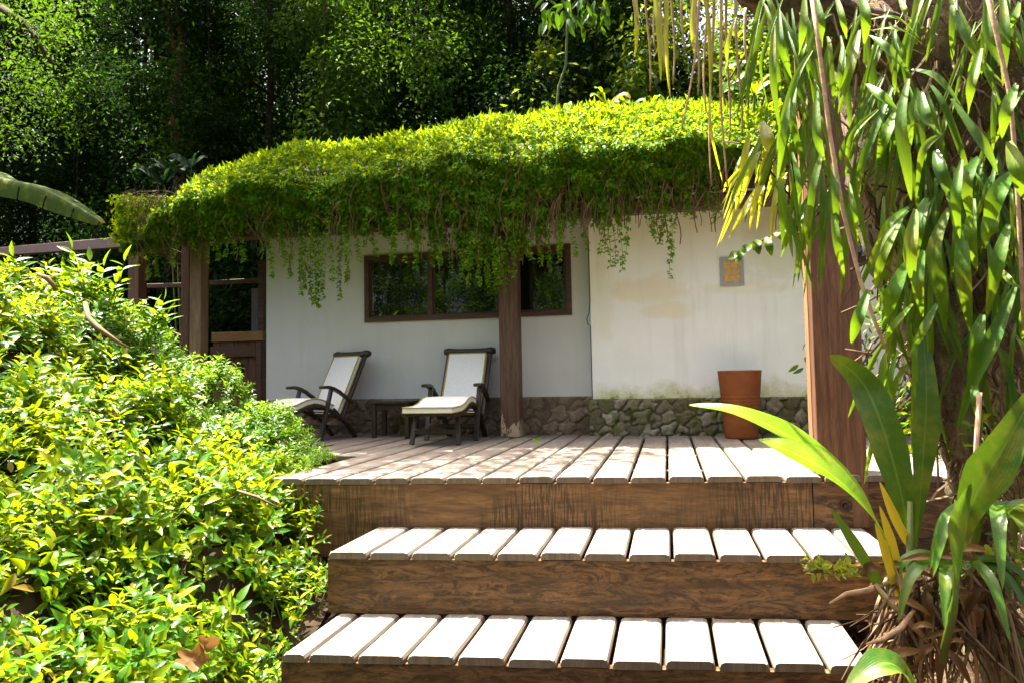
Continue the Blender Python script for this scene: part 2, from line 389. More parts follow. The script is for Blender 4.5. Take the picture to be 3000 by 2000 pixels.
def blade(pts, width, prof=None, n=14, fold=.18, twist=0.0, face=None, m=5, wave=0.0):
    """a strap or broad leaf: smooth curve through pts, cross-section of m points with a V fold"""
    P = np.array(pts, float); k = len(P)
    t = np.linspace(0, k-1, n)
    out = np.zeros((n, 3))
    for i, tt in enumerate(t):
        j = min(int(tt), k-2); f = tt-j
        p0 = P[max(j-1, 0)]; p1 = P[j]; p2 = P[j+1]; p3 = P[min(j+2, k-1)]
        out[i] = .5*((2*p1)+(-p0+p2)*f+(2*p0-5*p1+4*p2-p3)*f*f+(-p0+3*p1-3*p2+p3)*f**3)
    u = np.linspace(0, 1, n)
    if prof is None: prof = lambda q: (q**.6*.0+np.minimum(1, .35+q*2.2))*np.minimum(1, ((1-q)*2.6)**.75)
    W = width*np.array([prof(q) for q in u])/2
    T = np.gradient(out, axis=0); T /= np.linalg.norm(T, axis=1)[:, None]
    fc = np.array((0, -1., .35)) if face is None else np.array(face, float)
    V = np.zeros((n, m, 3)); ac = np.zeros((n, m)); al = np.zeros((n, m))
    ph = random.uniform(0, 6)
    for i in range(n):
        x = np.cross(T[i], fc); x /= np.linalg.norm(x)+1e-9; z = np.cross(x, T[i])
        a = twist*(u[i]-.3)
        x, z = x*math.cos(a)+z*math.sin(a), z*math.cos(a)-x*math.sin(a)
        for j in range(m):
            s = -1+2*j/(m-1)
            V[i, j] = out[i]+x*s*W[i]+z*(abs(s)**1.3*fold*W[i]+wave*W[i]*math.sin(u[i]*13+ph+s)*abs(s))
            ac[i, j] = abs(s); al[i, j] = u[i]
    q = [(i*m+j, i*m+j+1, (i+1)*m+j+1, (i+1)*m+j) for i in range(n-1) for j in range(m-1)]
    return V.reshape(-1, 3), np.array(q), ac.ravel(), al.ravel()
def build_blades(name, blades, mat, parent):
    V = []; Q = []; A = []; L = []; n = 0
    for b in blades:
        V.append(b[0]); Q.append(b[1]+n); A.append(b[2]); L.append(b[3]); n += len(b[0])
    return link_mesh(name, np.concatenate(V), [np.concatenate(Q)], mat, parent, True,
                     {'across': np.concatenate(A), 'along': np.concatenate(L)})

# ================================================================== SETTING
def ground():
    xs = np.concatenate([np.linspace(-120, -14, 12), np.linspace(-12, 12, 60), np.linspace(14, 120, 12)])
    ys = np.concatenate([np.linspace(-60, -6, 10), np.linspace(-5, 14, 50), np.linspace(16, 200, 14)])
    X, Y = np.meshgrid(xs, ys); Z = -1.05 + .03*np.sin(X*3.1)*np.cos(Y*2.7)
    Z += np.clip((Y-9.6)*.5, 0, 1.0)
    V = np.stack([X, Y, Z], -1).reshape(-1, 3); nx = len(xs)
    q = np.array([(j*nx+i, j*nx+i+1, (j+1)*nx+i+1, (j+1)*nx+i) for j in range(len(ys)-1) for i in range(nx-1)])
    o = link_mesh('ground', V, [q], M['soil'], None, True); tag(o, kind='structure')
ground()

# forested hillside far behind
def hillside():
    xs = np.linspace(-70, 60, 70); ys = np.linspace(27, 75, 30)
    X, Y = np.meshgrid(xs, ys)
    Z = -1.2 + (Y-27)*.95 + 1.3*np.sin(X*.31+1)*np.cos(Y*.2) + RNG.normal(0, .35, X.shape)
    Z = np.minimum(Z, np.interp(X, [-60, -6, 0, 6], [19., 18.5, 14, 12])+1.2*np.sin(X*.4)+1.2*np.sin(X*.9+2))
    V = np.stack([X, Y, Z], -1).reshape(-1, 3); nx = len(xs)
    q = np.array([(j*nx+i, j*nx+i+1, (j+1)*nx+i+1, (j+1)*nx+i) for j in range(len(ys)-1) for i in range(nx-1)])
    m, t, b, out = newmat('hillside_green')
    c = ramp(t, noise(t, 1.8, 8, .75, coords(t)), [(.35, (.002, .005, .002)), (.55, (.008, .022, .005)), (.75, (.02, .045, .009))])
    t.links.new(c, b.inputs['Base Color']); b.inputs['Roughness'].default_value = 1; bump(t, b, noise(t, 1.8, 8, .75, coords(t)), 1, .5)
    o = link_mesh('hillside', V, [q], m, None, True); tag(o, kind='structure')
hillside()

def soil_bank():
    xs = np.linspace(1.0, 4.5, 70); ys = np.linspace(1.2, 4.85, 70); X, Y = np.meshgrid(xs, ys)
    Z = -1.0+.5*np.clip((X-1.0)/.5, 0, 1)**.7+.06*np.sin(X*13+Y*7)*np.sin(Y*11-X*5)+RNG.normal(0, .018, X.shape)-.25*np.clip((2.4-Y)/1.2, 0, 1)
    V = np.stack([X, Y, Z], -1).reshape(-1, 3)
    q = np.array([(j*70+i, j*70+i+1, (j+1)*70+i+1, (j+1)*70+i) for j in range(69) for i in range(69)])
    o = link_mesh('soil_bank', V, [q], M['bank_soil'], None, True); tag(o, kind='structure')
    N = 2200; x = RNG.uniform(1.0, 2.2, N); y = RNG.uniform(1.6, 4.7, N); z = -1.0+.5*np.clip((x-1.0)/.5, 0, 1)**.7+.02
    p = np.stack([x, y, z], 1); v, f = scatter(leaf_template(.45, .2, .5), p, rnd(N)*np.array((1, 1, .4)), np.array((0, 0, 1.))+rnd(N, .5), RNG.uniform(.04, .12, N))
    o = link_mesh('leaf_litter', v, [f], M['dry'], None); tag(o, 'brown leaf litter on the soil under the orchid', 'leaf litter', None, 'stuff')
M['bank_soil'] = plain('brown_soil', (.04, .024, .013), .95, .1, 0, .7, 22, 1.0)  # brown soil of the bank, rougher than the ground soil
soil_bank()
# ================================================================== DECK AND STEPS
SL = .115
def plank_mesh(mb, x0, x1, yf, yb, ztop, t=.042, r=.024):
    """rounded plank running along Y; yf = front y as a function of x"""
    w = x1-x0; zt = ztop + random.uniform(-.003, .003)
    a = [(0, -t), (w, -t), (w, -r), (w-r*.3, -r*.3), (w-r, 0), (r, 0), (r*.3, -r*.3), (0, -r)]
    cx = w/2; rings = []
    df = random.uniform(-.006, .006)
    for (ins, sc) in ((0, .97), (.008, 1.0)):
        rings.append([(x0+cx+(p-cx)*sc, yf(x0+p)+df+ins, zt-(0 if False else (1-sc)*.12)+(q if sc == 1 else q*.96)) for p, q in a])
    for (ins, sc) in ((-.008, 1.0), (0, .97)):
        rings.append([(x0+cx+(p-cx)*sc, yb(x0+p)+ins, zt-(1-sc)*.12+(q if sc == 1 else q*.96)) for p, q in a])
    V = [p for rg in rings for p in rg]; q = []
    for k in range(3):
        for i in range(8): q.append((k*8+i, k*8+8+i, k*8+8+(i+1) % 8, k*8+(i+1) % 8))
    mb.add(V, q, (), [tuple(range(8)), tuple(range(31, 23, -1))])
fd = lambda x: 4.955+SL*x
f2 = lambda x: 4.235+SL*x
f1 = lambda x: 3.605+SL*x
f0 = lambda x: 2.85+SL*x
def board(mb, x0, x1, f, z0, z1, th_=.05, off=.012, seg=1):
    xs = np.linspace(x0, x1, seg+1)
    for a, b in zip(xs[:-1], xs[1:]):
        V = []
        for z in (z0, z1):
            V += [(a, f(a)+off, z), (b-.003*(seg > 1), f(b)+off, z), (b-.003*(seg > 1), f(b)+off+th_, z), (a, f(a)+off+th_, z)]
        mb.add(V, [(0, 1, 5, 4), (1, 2, 6, 5), (2, 3, 7, 6), (3, 0, 4, 7), (4, 5, 6, 7), (3, 2, 1, 0)])
PITCH = .2505; GAP = .020
def brown_edges(o):                            # end grain and plank sides are unbleached
    me = o.data; me.materials.append(M['plank_end'])
    for p in me.polygons:
        if p.normal.z < .35: p.material_index = 1
deck = thing('wooden_deck', (0, 6.5, 0), 'wide weathered plank deck running back to the white house wall', 'deck')
mb = MB(); x = -2.53 - PITCH*12
while x < 3.0:
    xa, xb = x+GAP/2, x+PITCH-GAP/2
    if xb < -2.66: fr = lambda q: 6.15
    else: fr = fd
    plank_mesh(mb, xa, xb, fr, lambda q: 9.05, 0.0)
    x += PITCH
brown_edges(mb.build('decking', M['deck'], deck))
mb = MB(); board(mb, -2.75, .905, fd, -.55, -.046); mb.build('riser_board', M['riser_saw'], deck)
mb = MB(); board(mb, .912, 2.9, fd, -.55, -.046); rb2 = mb.build('riser_board', M['riser'], deck)
mb = MB()
for yy in (5.6, 6.7, 7.8, 8.7): mb.box(-5.3 if yy > 6.3 else -2.6, 2.9, yy, yy+.1, -.25, -.047)
mb.build('joist', M['riser'], deck)
# bolt ring on the post base board
mb = MB(); c0 = at(1943, 1161, fd(1.02)+.002)
tp = [c0+np.array((math.cos(a)*.03, -.006, math.sin(a)*.03)) for a in np.linspace(0, 2*PI, 20)]
mb.tube(tp, .008, 6); mb.tube([c0+np.array((0, -.012, 0)), c0+np.array((0, .02, 0))], .016, 10)
mb.build('bolt', M['metalring'], deck)

steps = thing('wooden_steps', (-.6, 3.9, -1.05), 'broad wooden steps with pale slatted treads and dark risers', 'steps')
for (z, fr, bk, xl, xr, x0) in ((-.34, f2, fd, -2.02, 1.23, -1.771), (-.70, f1, f2, -1.965, .905, -1.826)):
    mb = MB(); e = [xl]
    x = x0
    while x < xr-.05: e.append(x); x += PITCH+.0015
    e.append(xr)
    for a, b in zip(e[:-1], e[1:]):
        plank_mesh(mb, a+GAP/2, b-GAP/2, fr, (lambda q, bk=bk: bk(q)+.01), z)
    brown_edges(mb.build('tread', M['deck'], steps))
mb = MB(); board(mb, -2.02, 1.12, f2, -.70, -.387); mb.build('riser_board', M['riser'], steps)
mb = MB(); board(mb, -1.965, .89, f1, -1.06, -.747); mb.build('riser_board', M['riser'], steps)
for xx, fr, bk, z in ((-2.01, f2, fd, -.34), (1.105, f2, fd, -.34), (-1.955, f1, f2, -.70), (.87, f1, f2, -.70)):
    mb = MB(); V = []
    for zz in (z-.38, z-.046):
        V += [(xx, fr(xx)+.066, zz), (xx+.04, fr(xx)+.066, zz), (xx+.04, bk(xx), zz), (xx, bk(xx), zz)]
    mb.add(V, [(0, 1, 5, 4), (1, 2, 6, 5), (2, 3, 7, 6), (3, 0, 4, 7), (4, 5, 6, 7), (3, 2, 1, 0)])
    mb.build('stringer', M['riser'], steps)

# ================================================================== HOUSE
YL, YR = 8.60, 8.40
house = thing('white_house', (-2, 9.5, -.4), 'low white plastered house with a rubble stone base under vines', 'house')
WX0, WX1, WZ0, WZ1 = -3.79, -1.11, 1.43, 2.285
def wall_with_hole(name, x0, x1, z0, z1, y, dep, hole, mat):
    hx0, hx1, hz0, hz1 = hole
    xs = [x0, hx0, hx1, x1]; zs = [z0, hz0, hz1, z1]; mb = MB()
    V = [(a, y, c) for c in zs for a in xs]
    q = [(j*4+i, j*4+i+1, (j+1)*4+i+1, (j+1)*4+i) for j in range(3) for i in range(3) if (i, j) != (1, 1)]
    mb.add(V, q)
    for a, b in (((hx0, hz0), (hx0, hz1)), ((hx0, hz1), (hx1, hz1)), ((hx1, hz1), (hx1, hz0)), ((hx1, hz0), (hx0, hz0))):
        mb.add([(a[0], y, a[1]), (b[0], y, b[1]), (b[0], y+dep, b[1]), (a[0], y+dep, a[1])], [(0, 1, 2, 3)])
    for a in (x0, x1):
        mb.add([(a, y, z0), (a, y+3.5, z0), (a, y+3.5, z1), (a, y, z1)], [(0, 1, 2, 3)])
    return mb.build(name, mat, house)
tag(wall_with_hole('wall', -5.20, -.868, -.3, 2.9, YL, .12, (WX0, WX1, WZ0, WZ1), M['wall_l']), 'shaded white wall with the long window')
rw = wall_with_hole('wall', -.866, 3.6, -.3, 3.0, YR, .12, (1.43, 2.5, 1.86, 2.75), M['wall_r'])
tag(rw, 'stained brighter white wall behind the terracotta pot')
# thin wire on the corner
mb = MB(); mb.tube([(-.872, YR-.006, 2.3), (-.87, YR-.006, 1.55), (-.885, YR-.012, 1.42), (-.91, YR-.03, 1.36), (-.895, YR-.03, 1.29), (-.871, YR-.006, 1.28), (-.869, YR-.006, .42)], .005, 5)
mb.build('wire', M['metalring'], house)

def stones(name, x0, x1, z0, z1, y, depth, cell, dome, mat):
    nx, nz = int((x1-x0)*75), int((z1-z0)*75)
    xs = np.linspace(x0, x1, nx); zs = np.linspace(z0, z1, nz)
    X, Z = np.meshgrid(xs, zs); pts = []
    cz = int((z1-z0)/cell/.8)+2; cxn = int((x1-x0)/cell)+3
    for j in range(cz):
        for i in range(cxn):
            pts.append((x0+(i-.5+(j % 2)*.5)*cell+RNG.uniform(-.38, .38)*cell, z0+(j-.1)*cell*.8+RNG.uniform(-.3, .3)*cell*.8, RNG.uniform(), RNG.uniform(.75, 1.25)))
    P = np.array(pts)
    wob = .02*np.sin(X*31+Z*17)+.015*np.sin(Z*41-X*23)
    D = np.sqrt(((X+wob)[..., None]-P[:, 0])**2+(((Z+wob)[..., None]-P[:, 1])*1.15)**2)/P[:, 3]
    o = np.argsort(D, axis=-1); d1 = np.take_along_axis(D, o[..., :1], -1)[..., 0]; d2 = np.take_along_axis(D, o[..., 1:2], -1)[..., 0]
    e = np.clip((d2-d1)/cell, 0, 1); h = np.clip(e/.5, 0, 1); h = np.sqrt(1-(1-h)**2)
    cid = P[o[..., 0], 2]
    Yv = y - depth - dome*h*(.6+.7*cid) + .004*RNG.normal(size=X.shape)
    Yv[-1, :] = y+.001
    V = np.stack([X, Yv, Z], -1).reshape(-1, 3)
    q = np.array([(j*nx+i, j*nx+i+1, (j+1)*nx+i+1, (j+1)*nx+i) for j in range(nz-1) for i in range(nx-1)])
    return link_mesh(name, V, [q], mat, house, True, {'cell': cid.ravel(), 'edge': e.ravel()})
tag(stones('stone_base', -.90, 3.6, -.05, .425, YR, .02, .172, .042, M['stone_r']), 'mossy grey rubble stone base under the stained wall')
tag(stones('stone_base', -5.2, -.905, -.05, .455, YL, .012, .19, .03, M['stone_l']), 'flat brown rubble stone base behind the chairs')

def window(x0, x1, z0, z1, y, mull):
    mb = MB(); f = .062; yc = y+.015
    d0, d1 = yc-.045, yc+.05
    mb.box(x0, x1, d0, d1, z0, z0+f); mb.box(x0, x1, d0, d1, z1-f, z1)
    mb.box(x0, x0+f, d0+.003, d1, z0+f, z1-f); mb.box(x1-f, x1, d0+.003, d1, z0+f, z1-f)
    win = mb.build('window', M['frame'], house)
    e = [x0+f] + [v for mm in mull for v in (mm-.028, mm+.028)] + [x1-f]
    mb = MB()
    for mm in mull:
        mb = MB(); mb.box(mm-.028, mm+.028, d0+.006, d1, z0+f, z1-f); mb.build('mullion', M['frame'], win)
    for k in range(0, len(e), 2):
        mb = MB(); s = .022
        a, b = e[k], e[k+1]
        mb.box(a, b, yc+.0, yc+.03, z0+f, z0+f+s); mb.box(a, b, yc+.0, yc+.03, z1-f-s, z1-f)
        mb.box(a, a+s, yc+.001, yc+.03, z0+f+s, z1-f-s); mb.box(b-s, b, yc+.001, yc+.03, z0+f+s, z1-f-s)
        mb.build('sash', M['frame'], win)
        mb = MB(); mb.box(a+s, b-s, yc+.012, yc+.02, z0+f+s, z1-f-s); mb.build('pane', M['glass'], win)
    return win
tag(window(WX0, WX1, WZ0, WZ1, YL, [-2.90, -2.0]), 'long three pane window with dark brown frame')
tag(window(1.43, 2.5, 1.86, 2.75, YR, []), 'window mostly hidden behind the big post')
# dark room behind panes is closed by the roof slab and back wall
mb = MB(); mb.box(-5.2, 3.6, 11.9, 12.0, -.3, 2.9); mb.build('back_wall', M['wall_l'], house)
# roof: eave boards, slope
mb = MB()
prof = [(7.72, 2.62), (7.72, 2.78), (9.75, 3.95), (12.6, 2.7), (12.6, 2.58), (9.75, 3.82), (7.80, 2.62)]
mb.prism(prof, 'x', -6.3, 3.8); mb.build('roof', M['roof'], house)
mb = MB(); mb.bar((-6.35, 7.95, 2.54), (3.7, 7.95, 2.54), .16, .16); mb.build('eave_beam', M['beam'], house)
# gable cap peeping out over the vines
mb = MB(); g0 = at(930, 318, 9.6)
mb.prism([(g0[0]-.35, g0[2]-.15), (g0[0]-.05, g0[2]+.10), (g0[0]+.06, g0[2]+.07), (g0[0]+.36, g0[2]-.15)], 'y', 9.5, 10.6); mb.build('ridge_cap', M['roof'], house)

# ---- posts
def post(x0, x1, y0, y1, z0, z1, mat, name, label, cat='post'):
    o = MB().bar(((x0+x1)/2, (y0+y1)/2, z0), ((x0+x1)/2, (y0+y1)/2, z1), x1-x0, y1-y0, .06, (0, 1, 0)).build(name, mat)
    return tag(o, label, cat)
M['post_worn'] = wood('worn_post_wood', (.06, .03, .018), (.12, .065, .036), (.20, .115, .065), 'Z', 1.2, .55, .35)
def worn():
    m = M['post_worn']; t = m.node_tree; b = t.nodes['Principled BSDF']
    old = b.inputs['Base Color'].links[0].from_socket
    p = coords(t); sx = t.nodes.new('ShaderNodeSeparateXYZ'); t.links.new(p, sx.inputs[0])
    h = mathn(t, 'ADD', mathn(t, 'MULTIPLY', sx.outputs[2], 1.25), mathn(t, 'MULTIPLY', noise(t, 1, 5, .7, coords(t, (22, 22, 7))), 1.6))
    c = mixc(t, ramp(t, h, [(.95, (.95,)*3), (1.3, (0, 0, 0))]), old, (.42, .34, .20))
    t.links.new(c, b.inputs['Base Color'])
worn()
post(-1.912, -1.685, 8.12, 8.34, 0, 2.46, M['post_worn'], 'porch_post', 'square brown porch post with flaking pale base before the long window')
# right foreground post: a double post of dark face and side planks with sunlight painted into their colour
bp = thing('corner_post', (1.08, 5.2, 0), 'big dark square post on the deck edge beside the orchid tree', 'post')
MB().bar((1.105, 5.16, -.34), (1.105, 5.16, 4.2), .30, .12, .03, (0, 1, 0)).build('post_face', M['post'], bp)
M['post_lit'] = wood('sunlit_side_wood', (.24, .11, .05), (.34, .17, .08), (.44, .25, .13), 'Z', 1.2, .55, .35)
MB().bar((1.08, 5.262, 0), (1.08, 5.262, 4.2), .262, .078, .03, (0, 1, 0)).build('side_plank', M['post_lit'], bp)
MB().bar((1.105, 5.345, 0), (1.105, 5.345, 4.2), .30, .08, .03, (0, 1, 0)).build('side_plank', M['post_lit'], bp)

# ---- timber frame and gate at the left
fr = thing('timber_frame', (-6.4, 8.2, 0), 'open dark timber porch frame at the left end of the house', 'timber frame')
def fpost(px, Y, z1, w_, mat): 
    p = at(px, 750, Y); MB().bar((p[0], Y, -.4), (p[0], Y, z1), w_, w_, .05, (0, 1, 0)).build('post', mat, fr); return p
fpost(457, 8.2, 2.75, .165, M['post_pale']); fpost(431, 8.75, 2.6, .13, M['post']); fpost(315, 8.5, 2.75, .17, M['post'])
def beam_px(a, ya, b, yb, w_, h_, mat, name='beam'):
    MB().bar(at(*a, ya), at(*b, yb), w_, h_, .06).build(name, mat, fr)
beam_px((-60, 584), 11.4, (305, 556), 8.5, .12, .15, M['beam'])
beam_px((318, 558), 8.5, (437, 600), 10.2, .12, .15, M['beam'])
beam_px((320, 658), 9.2, (425, 655), 9.2, .07, .06, M['beam'], 'rail'); beam_px((484, 650), 9.2, (612, 643), 9.2, .07, .06, M['beam'], 'rail')
beam_px((395, 770), 8.9, (440, 790), 8.9, .06, .12, M['frame'], 'rail')
p1 = at(588, 700, 9.0); MB().bar((p1[0], 9.0, 1.15), (p1[0], 9.0, 2.0), .1, .07, .05, (0, 1, 0)).build('upright', M['greywood'], fr)
p2 = at(606, 700, 8.85); MB().bar((p2[0]-.02, 8.85, -.3), (p2[0]-.02, 8.85, 2.35), .08, .08, .05, (0, 1, 0)).build('upright', M['frame'], fr)
gate = thing('wooden_gate', (-5.6, 8.7, 0), 'brown plank gate with orange top rail beside the white wall', 'gate')
ga, gb = at(489, 775, 8.7), at(606, 775, 8.7); z = ga[2]
MB().bar((ga[0], 8.7, z), (gb[0], 8.7, z), .07, .13, .06).build('top_rail', M['orange'], gate)
mb = MB(); x = ga[0]; wd = (gb[0]-ga[0]-.02)/7
for k in range(7):
    mb.box(x+.004, x+wd-.004, 8.70+.004*(k % 2), 8.735, -.05, z-.07); x += wd
mb.build('boards', wood('gate_boards', (0.076, 0.041, 0.024), (0.145, 0.076, 0.043), (0.238, 0.128, 0.068), 'Z', 1.2, .6, .3), gate)
mb = MB(); mb.bar((ga[0], 8.665, z-.2), (gb[0]-.09, 8.665, z-.2), .05, .14, .05); mb.bar((ga[0], 8.668, z-.42), (gb[0]-.3, 8.668, z-.42), .05, .12, .05)
mb.bar((gb[0]-.05, 8.668, -.02), (gb[0]-.05, 8.668, z-.09), .08, .05, .05, (0, 1, 0))
mb.build('cross_rail', M['frame'], gate)

# ================================================================== FURNITURE
def make_chair(loc, rz, label):
    t = thing('deck_chair', loc, label, 'deck chair', 'reclining deck chairs on the porch')
    X = np.eye(4); c, s = math.cos(rz), math.sin(rz)
    # local: +y forward to the foot end, x across
    X[:3, :3] = [[c, -s, 0], [s, c, 0], [0, 0, 1]]; X[:3, 3] = loc
    W = .56; hw = W/2
    def B(mb, name, mat, parent=t, smooth=False): return mb.build(name, mat, parent, smooth, X)
    # backrest frame and head bar
    bt, bb = (-.37, 1.0), (.02, .22)
    mb = MB()
    for sx in (-1, 1): mb.bar((sx*(hw-.02), bb[0], bb[1]), (sx*(hw-.02), bt[0], bt[1]), .035, .055, .15, (1, 0, 0))
    for k in range(7):
        f = .12+k*.125; mb.bar((-hw+.04, bb[0]+(bt[0]-bb[0])*f-.012, bb[1]+(bt[1]-bb[1])*f), (hw-.04, bb[0]+(bt[0]-bb[0])*f-.012, bb[1]+(bt[1]-bb[1])*f), .018, .06, .2)
    B(mb, 'backrest', M['teak'])
    mb = MB(); pts = [(xx, bt[0]-.01, bt[1]+.012+.012*(xx/.32)**2) for xx in np.linspace(-.325, .325, 13)]
    mb.tube(pts, [.034, .05]+[.045]*9+[.05, .034], 10); B(mb, 'head_bar', M['teak'], t, True)
    # seat side rails, curved
    path = [(0.02, .26), (.16, .33), (.32, .40), (.42, .415), (.52, .40), (.66, .35), (.80, .325), (1.05, .32)]
    mb = MB()
    for sx in (-1, 1):
        for a, b in zip(path[:-1], path[1:]): mb.bar((sx*(hw-.025), a[0], a[1]-.01), (sx*(hw-.025), b[0]+.004, b[1]-.01), .032, .06, .1, (1, 0, 0))
    for k in range(16):
        f = k/15*(len(path)-1); j = min(int(f), len(path)-2); u = f-j
        y_, z_ = path[j][0]+(path[j+1][0]-path[j][0])*u, path[j][1]+(path[j+1][1]-path[j][1])*u
        mb.bar((-hw+.04, y_, z_-.004), (hw-.04, y_, z_-.004), .042, .016, .2)
    B(mb, 'seat_frame', M['teak'])
    # armrests: paddles sloping down to the back, with front legs
    for sx in (-1, 1):
        mb = MB(); xa = sx*(hw+.03)
        ap = [(.36, .615), (.27, .622), (.18, .60), (.08, .55), (-.02, .485), (-.11, .42)]
        for a, b, wd in zip(ap[:-1], ap[1:], (.085, .085, .075, .062, .055)): mb.bar((xa, a[0], a[1]), (xa, b[0]-.004, b[1]), wd, .034, .2)
        B(mb, 'armrest', M['teak'])
        mb = MB(); mb.bar((sx*(hw+.012), .20, .585), (sx*(hw+.012), .36, 0), .034, .055, .15, (1, 0, 0)); B(mb, 'leg', M['teak'])
        mb = MB(); lp = [(.12, .36), (.02, .27), (-.10, .17), (-.19, .07), (-.235, 0)]
        for a, b in zip(lp[:-1], lp[1:]): mb.bar((sx*(hw-.06), a[0], a[1]), (sx*(hw-.06), b[0], b[1]-.004*(b[1] > 0)), .034, .06, .1, (1, 0, 0))
        B(mb, 'leg', M['teak'])
        mb = MB(); mb.bar((sx*(hw-.05), .80, .31), (sx*(hw-.02), .88, 0), .034, .05, .15, (1, 0, 0)); B(mb, 'leg', M['teak'])
    for a_, b_, w_ in (((-hw+.04, .85, .135), (hw-.04, .85, .135), .055), ((-hw, .315, .16), (hw, .315, .16), .05), ((-hw+.06, -.16, .12), (hw-.06, -.16, .12), .05)):
        B(MB().bar(a_, b_, .03, w_, .15), 'stretcher', M['teak'])
    # cushions: rounded slabs swept along the frame
    def slab(name, pth, thick, wd):
        P = np.array(pth); T = np.gradient(P, axis=0); T /= np.linalg.norm(T, axis=1)[:, None]; N = np.stack([-T[:, 1], T[:, 0]], 1)
        if N[0, 1] < 0 and name == 'seat_cushion': N = -N
        V = []; pr = [(-1, .12), (-.97, 0), (.97, 0), (1, .12), (1, .82), (.95, 1), (.5, 1.06), (0, 1.08), (-.5, 1.06), (-.95, 1), (-1, .82)]
        k = len(pr)
        for i in range(len(P)):
            e = 1.0 if 0 < i < len(P)-1 else .8
            for a, h in pr:
                hh = (h-.5)*e+.5
                V.append((a*wd/2, P[i, 0]+N[i, 0]*thick*hh, P[i, 1]+N[i, 1]*thick*hh))
        q = [(i*k+j, i*k+(j+1) % k, (i+1)*k+(j+1) % k, (i+1)*k+j) for i in range(len(P)-1) for j in range(k)]
        mb = MB(); mb.add(V, q, (), [tuple(range(k-1, -1, -1)), tuple(range((len(P)-1)*k, len(P)*k))])
        cu = B(mb, name, M['cushion'], t, False)
        mb = MB()
        for h in (.06, .97):
            loop = [(-wd/2, *(P[i]+N[i]*thick*h)) for i in range(len(P))]+[(wd/2, *(P[i]+N[i]*thick*h)) for i in range(len(P)-1, -1, -1)]
            loop.append(loop[0]); mb.tube(loop, .0075, 5, False)
        B(mb, 'piping', M['piping'], cu, True)
    def dens(p, n):
        p = np.array(p); tt = np.linspace(0, len(p)-1, n); return np.stack([np.interp(tt, range(len(p)), p[:, i]) for i in (0, 1)], 1)
    slab('seat_cushion', dens([(a, b+.018) for a, b in path[1:]]+[(1.10, .338)], 24), .06, W-.02)
    bp_ = dens([(bb[0]+(bt[0]-bb[0])*f, bb[1]+(bt[1]-bb[1])*f) for f in (.05, .95)], 8)
    bp_ = bp_+np.array((.022, .012))
    slab('back_cushion', bp_[::-1], .05, W-.09)
    return t
make_chair((-2.38, 8.10, 0), math.radians(178), 'reclining cream cushioned deck chair beside the porch post, right of the side table')
make_chair((-4.07, 8.12, 0), math.radians(156), 'reclining cream cushioned deck chair left of the side table, turned more sideways')

tb = thing('side_table', (-3.2, 8.3, 0), 'small dark wooden side table between the two deck chairs', 'side table')
a = at(862, 914, 8.2)
x0 = a[0]; x1 = x0+.5
MB().bar(((x0+x1)/2, 8.02, .425), ((x0+x1)/2, 8.44, .425), x1-x0, .03, .2, (0, 0, 1)).build('table_top', M['teak'], tb)
for yy in (8.06, 8.38):
    mb = MB(); mb.box(x0+.045, x1-.045, yy, yy+.02, .34, .409); mb.build('apron', M['teak'], tb)
for xx in (x0+.04, x1-.04):
    for yy in (8.07, 8.39): MB().bar((xx, yy, 0), (xx, yy, .409), .05, .05, .1, (0, 1, 0)).build('leg', M['teak'], tb)

def pot():
    cx, cy = .748, 8.02
    t = thing('plant_pot', (cx, cy, 0), 'tall tapered terracotta pot standing against the mossy stone base', 'plant pot')
    prof = [(.155, 0), (.168, .012)]
    for z in np.linspace(.03, .70, 60):
        r = .168+.057*(z/.70)**1.05
        if .28 < z < .47: r += .0035*math.sin((z-.28)*170)
        prof.append((r, z))
    prof += [(.228, .712), (.224, .722), (.212, .722), (.205, .70), (.195, .62)]
    n = 48; V = []; 
    for r, z in prof:
        for j in range(n): V.append((cx+r*math.cos(2*PI*j/n), cy+r*math.sin(2*PI*j/n), z))
    q = np.array([(i*n+j, i*n+(j+1) % n, (i+1)*n+(j+1) % n, (i+1)*n+j) for i in range(len(prof)-1) for j in range(n)])
    link_mesh('pot_body', V, [q], M['terracotta'], t, True)
    mb = MB(); mb.add([(cx+.2*math.cos(2*PI*j/24), cy+.2*math.sin(2*PI*j/24), .64) for j in range(24)], (), (), [tuple(range(24))]); mb.build('soil', M['soil'], t)
pot()

def plaque():
    x0, x1, z0, z1 = .61, .868, 1.675, 2.0; y = YR-.022
    t = thing('framed_plaque', ((x0+x1)/2, y, (z0+z1)/2), 'grey framed gold plaque with script hanging on the stained white wall', 'plaque')
    mb = MB(); f = .036
    mb.box(x0, x1, y, y+.02, z0, z0+f); mb.box(x0, x1, y, y+.02, z1-f, z1); mb.box(x0, x0+f, y+.002, y+.02, z0+f, z1-f); mb.box(x1-f, x1, y+.002, y+.02, z0+f, z1-f)
    mb.build('frame', M['steel'], t)
    mb = MB(); mb.box(x0+f, x1-f, y+.008, y+.018, z0+f, z1-f); mb.build('panel', M['gold'], t)
    mb = MB(); r = random.Random(3)
    for k, (z_, a, b) in enumerate(((.235, .02, .17), (.20, .02, .16), (.155, .05, .15), (.12, .045, .15), (.085, .055, .17), (.055, .09, .17))):
        xx = x0+f+a; pts = []
        while xx < x0+f+b-.003:
            pts.append((xx, y+.005, z0+f+z_-.02+r.uniform(-.007, .007))); xx += .006
        mb.tube(pts, .0034, 4)
    mb.build('script', M['ink'], t)
plaque()

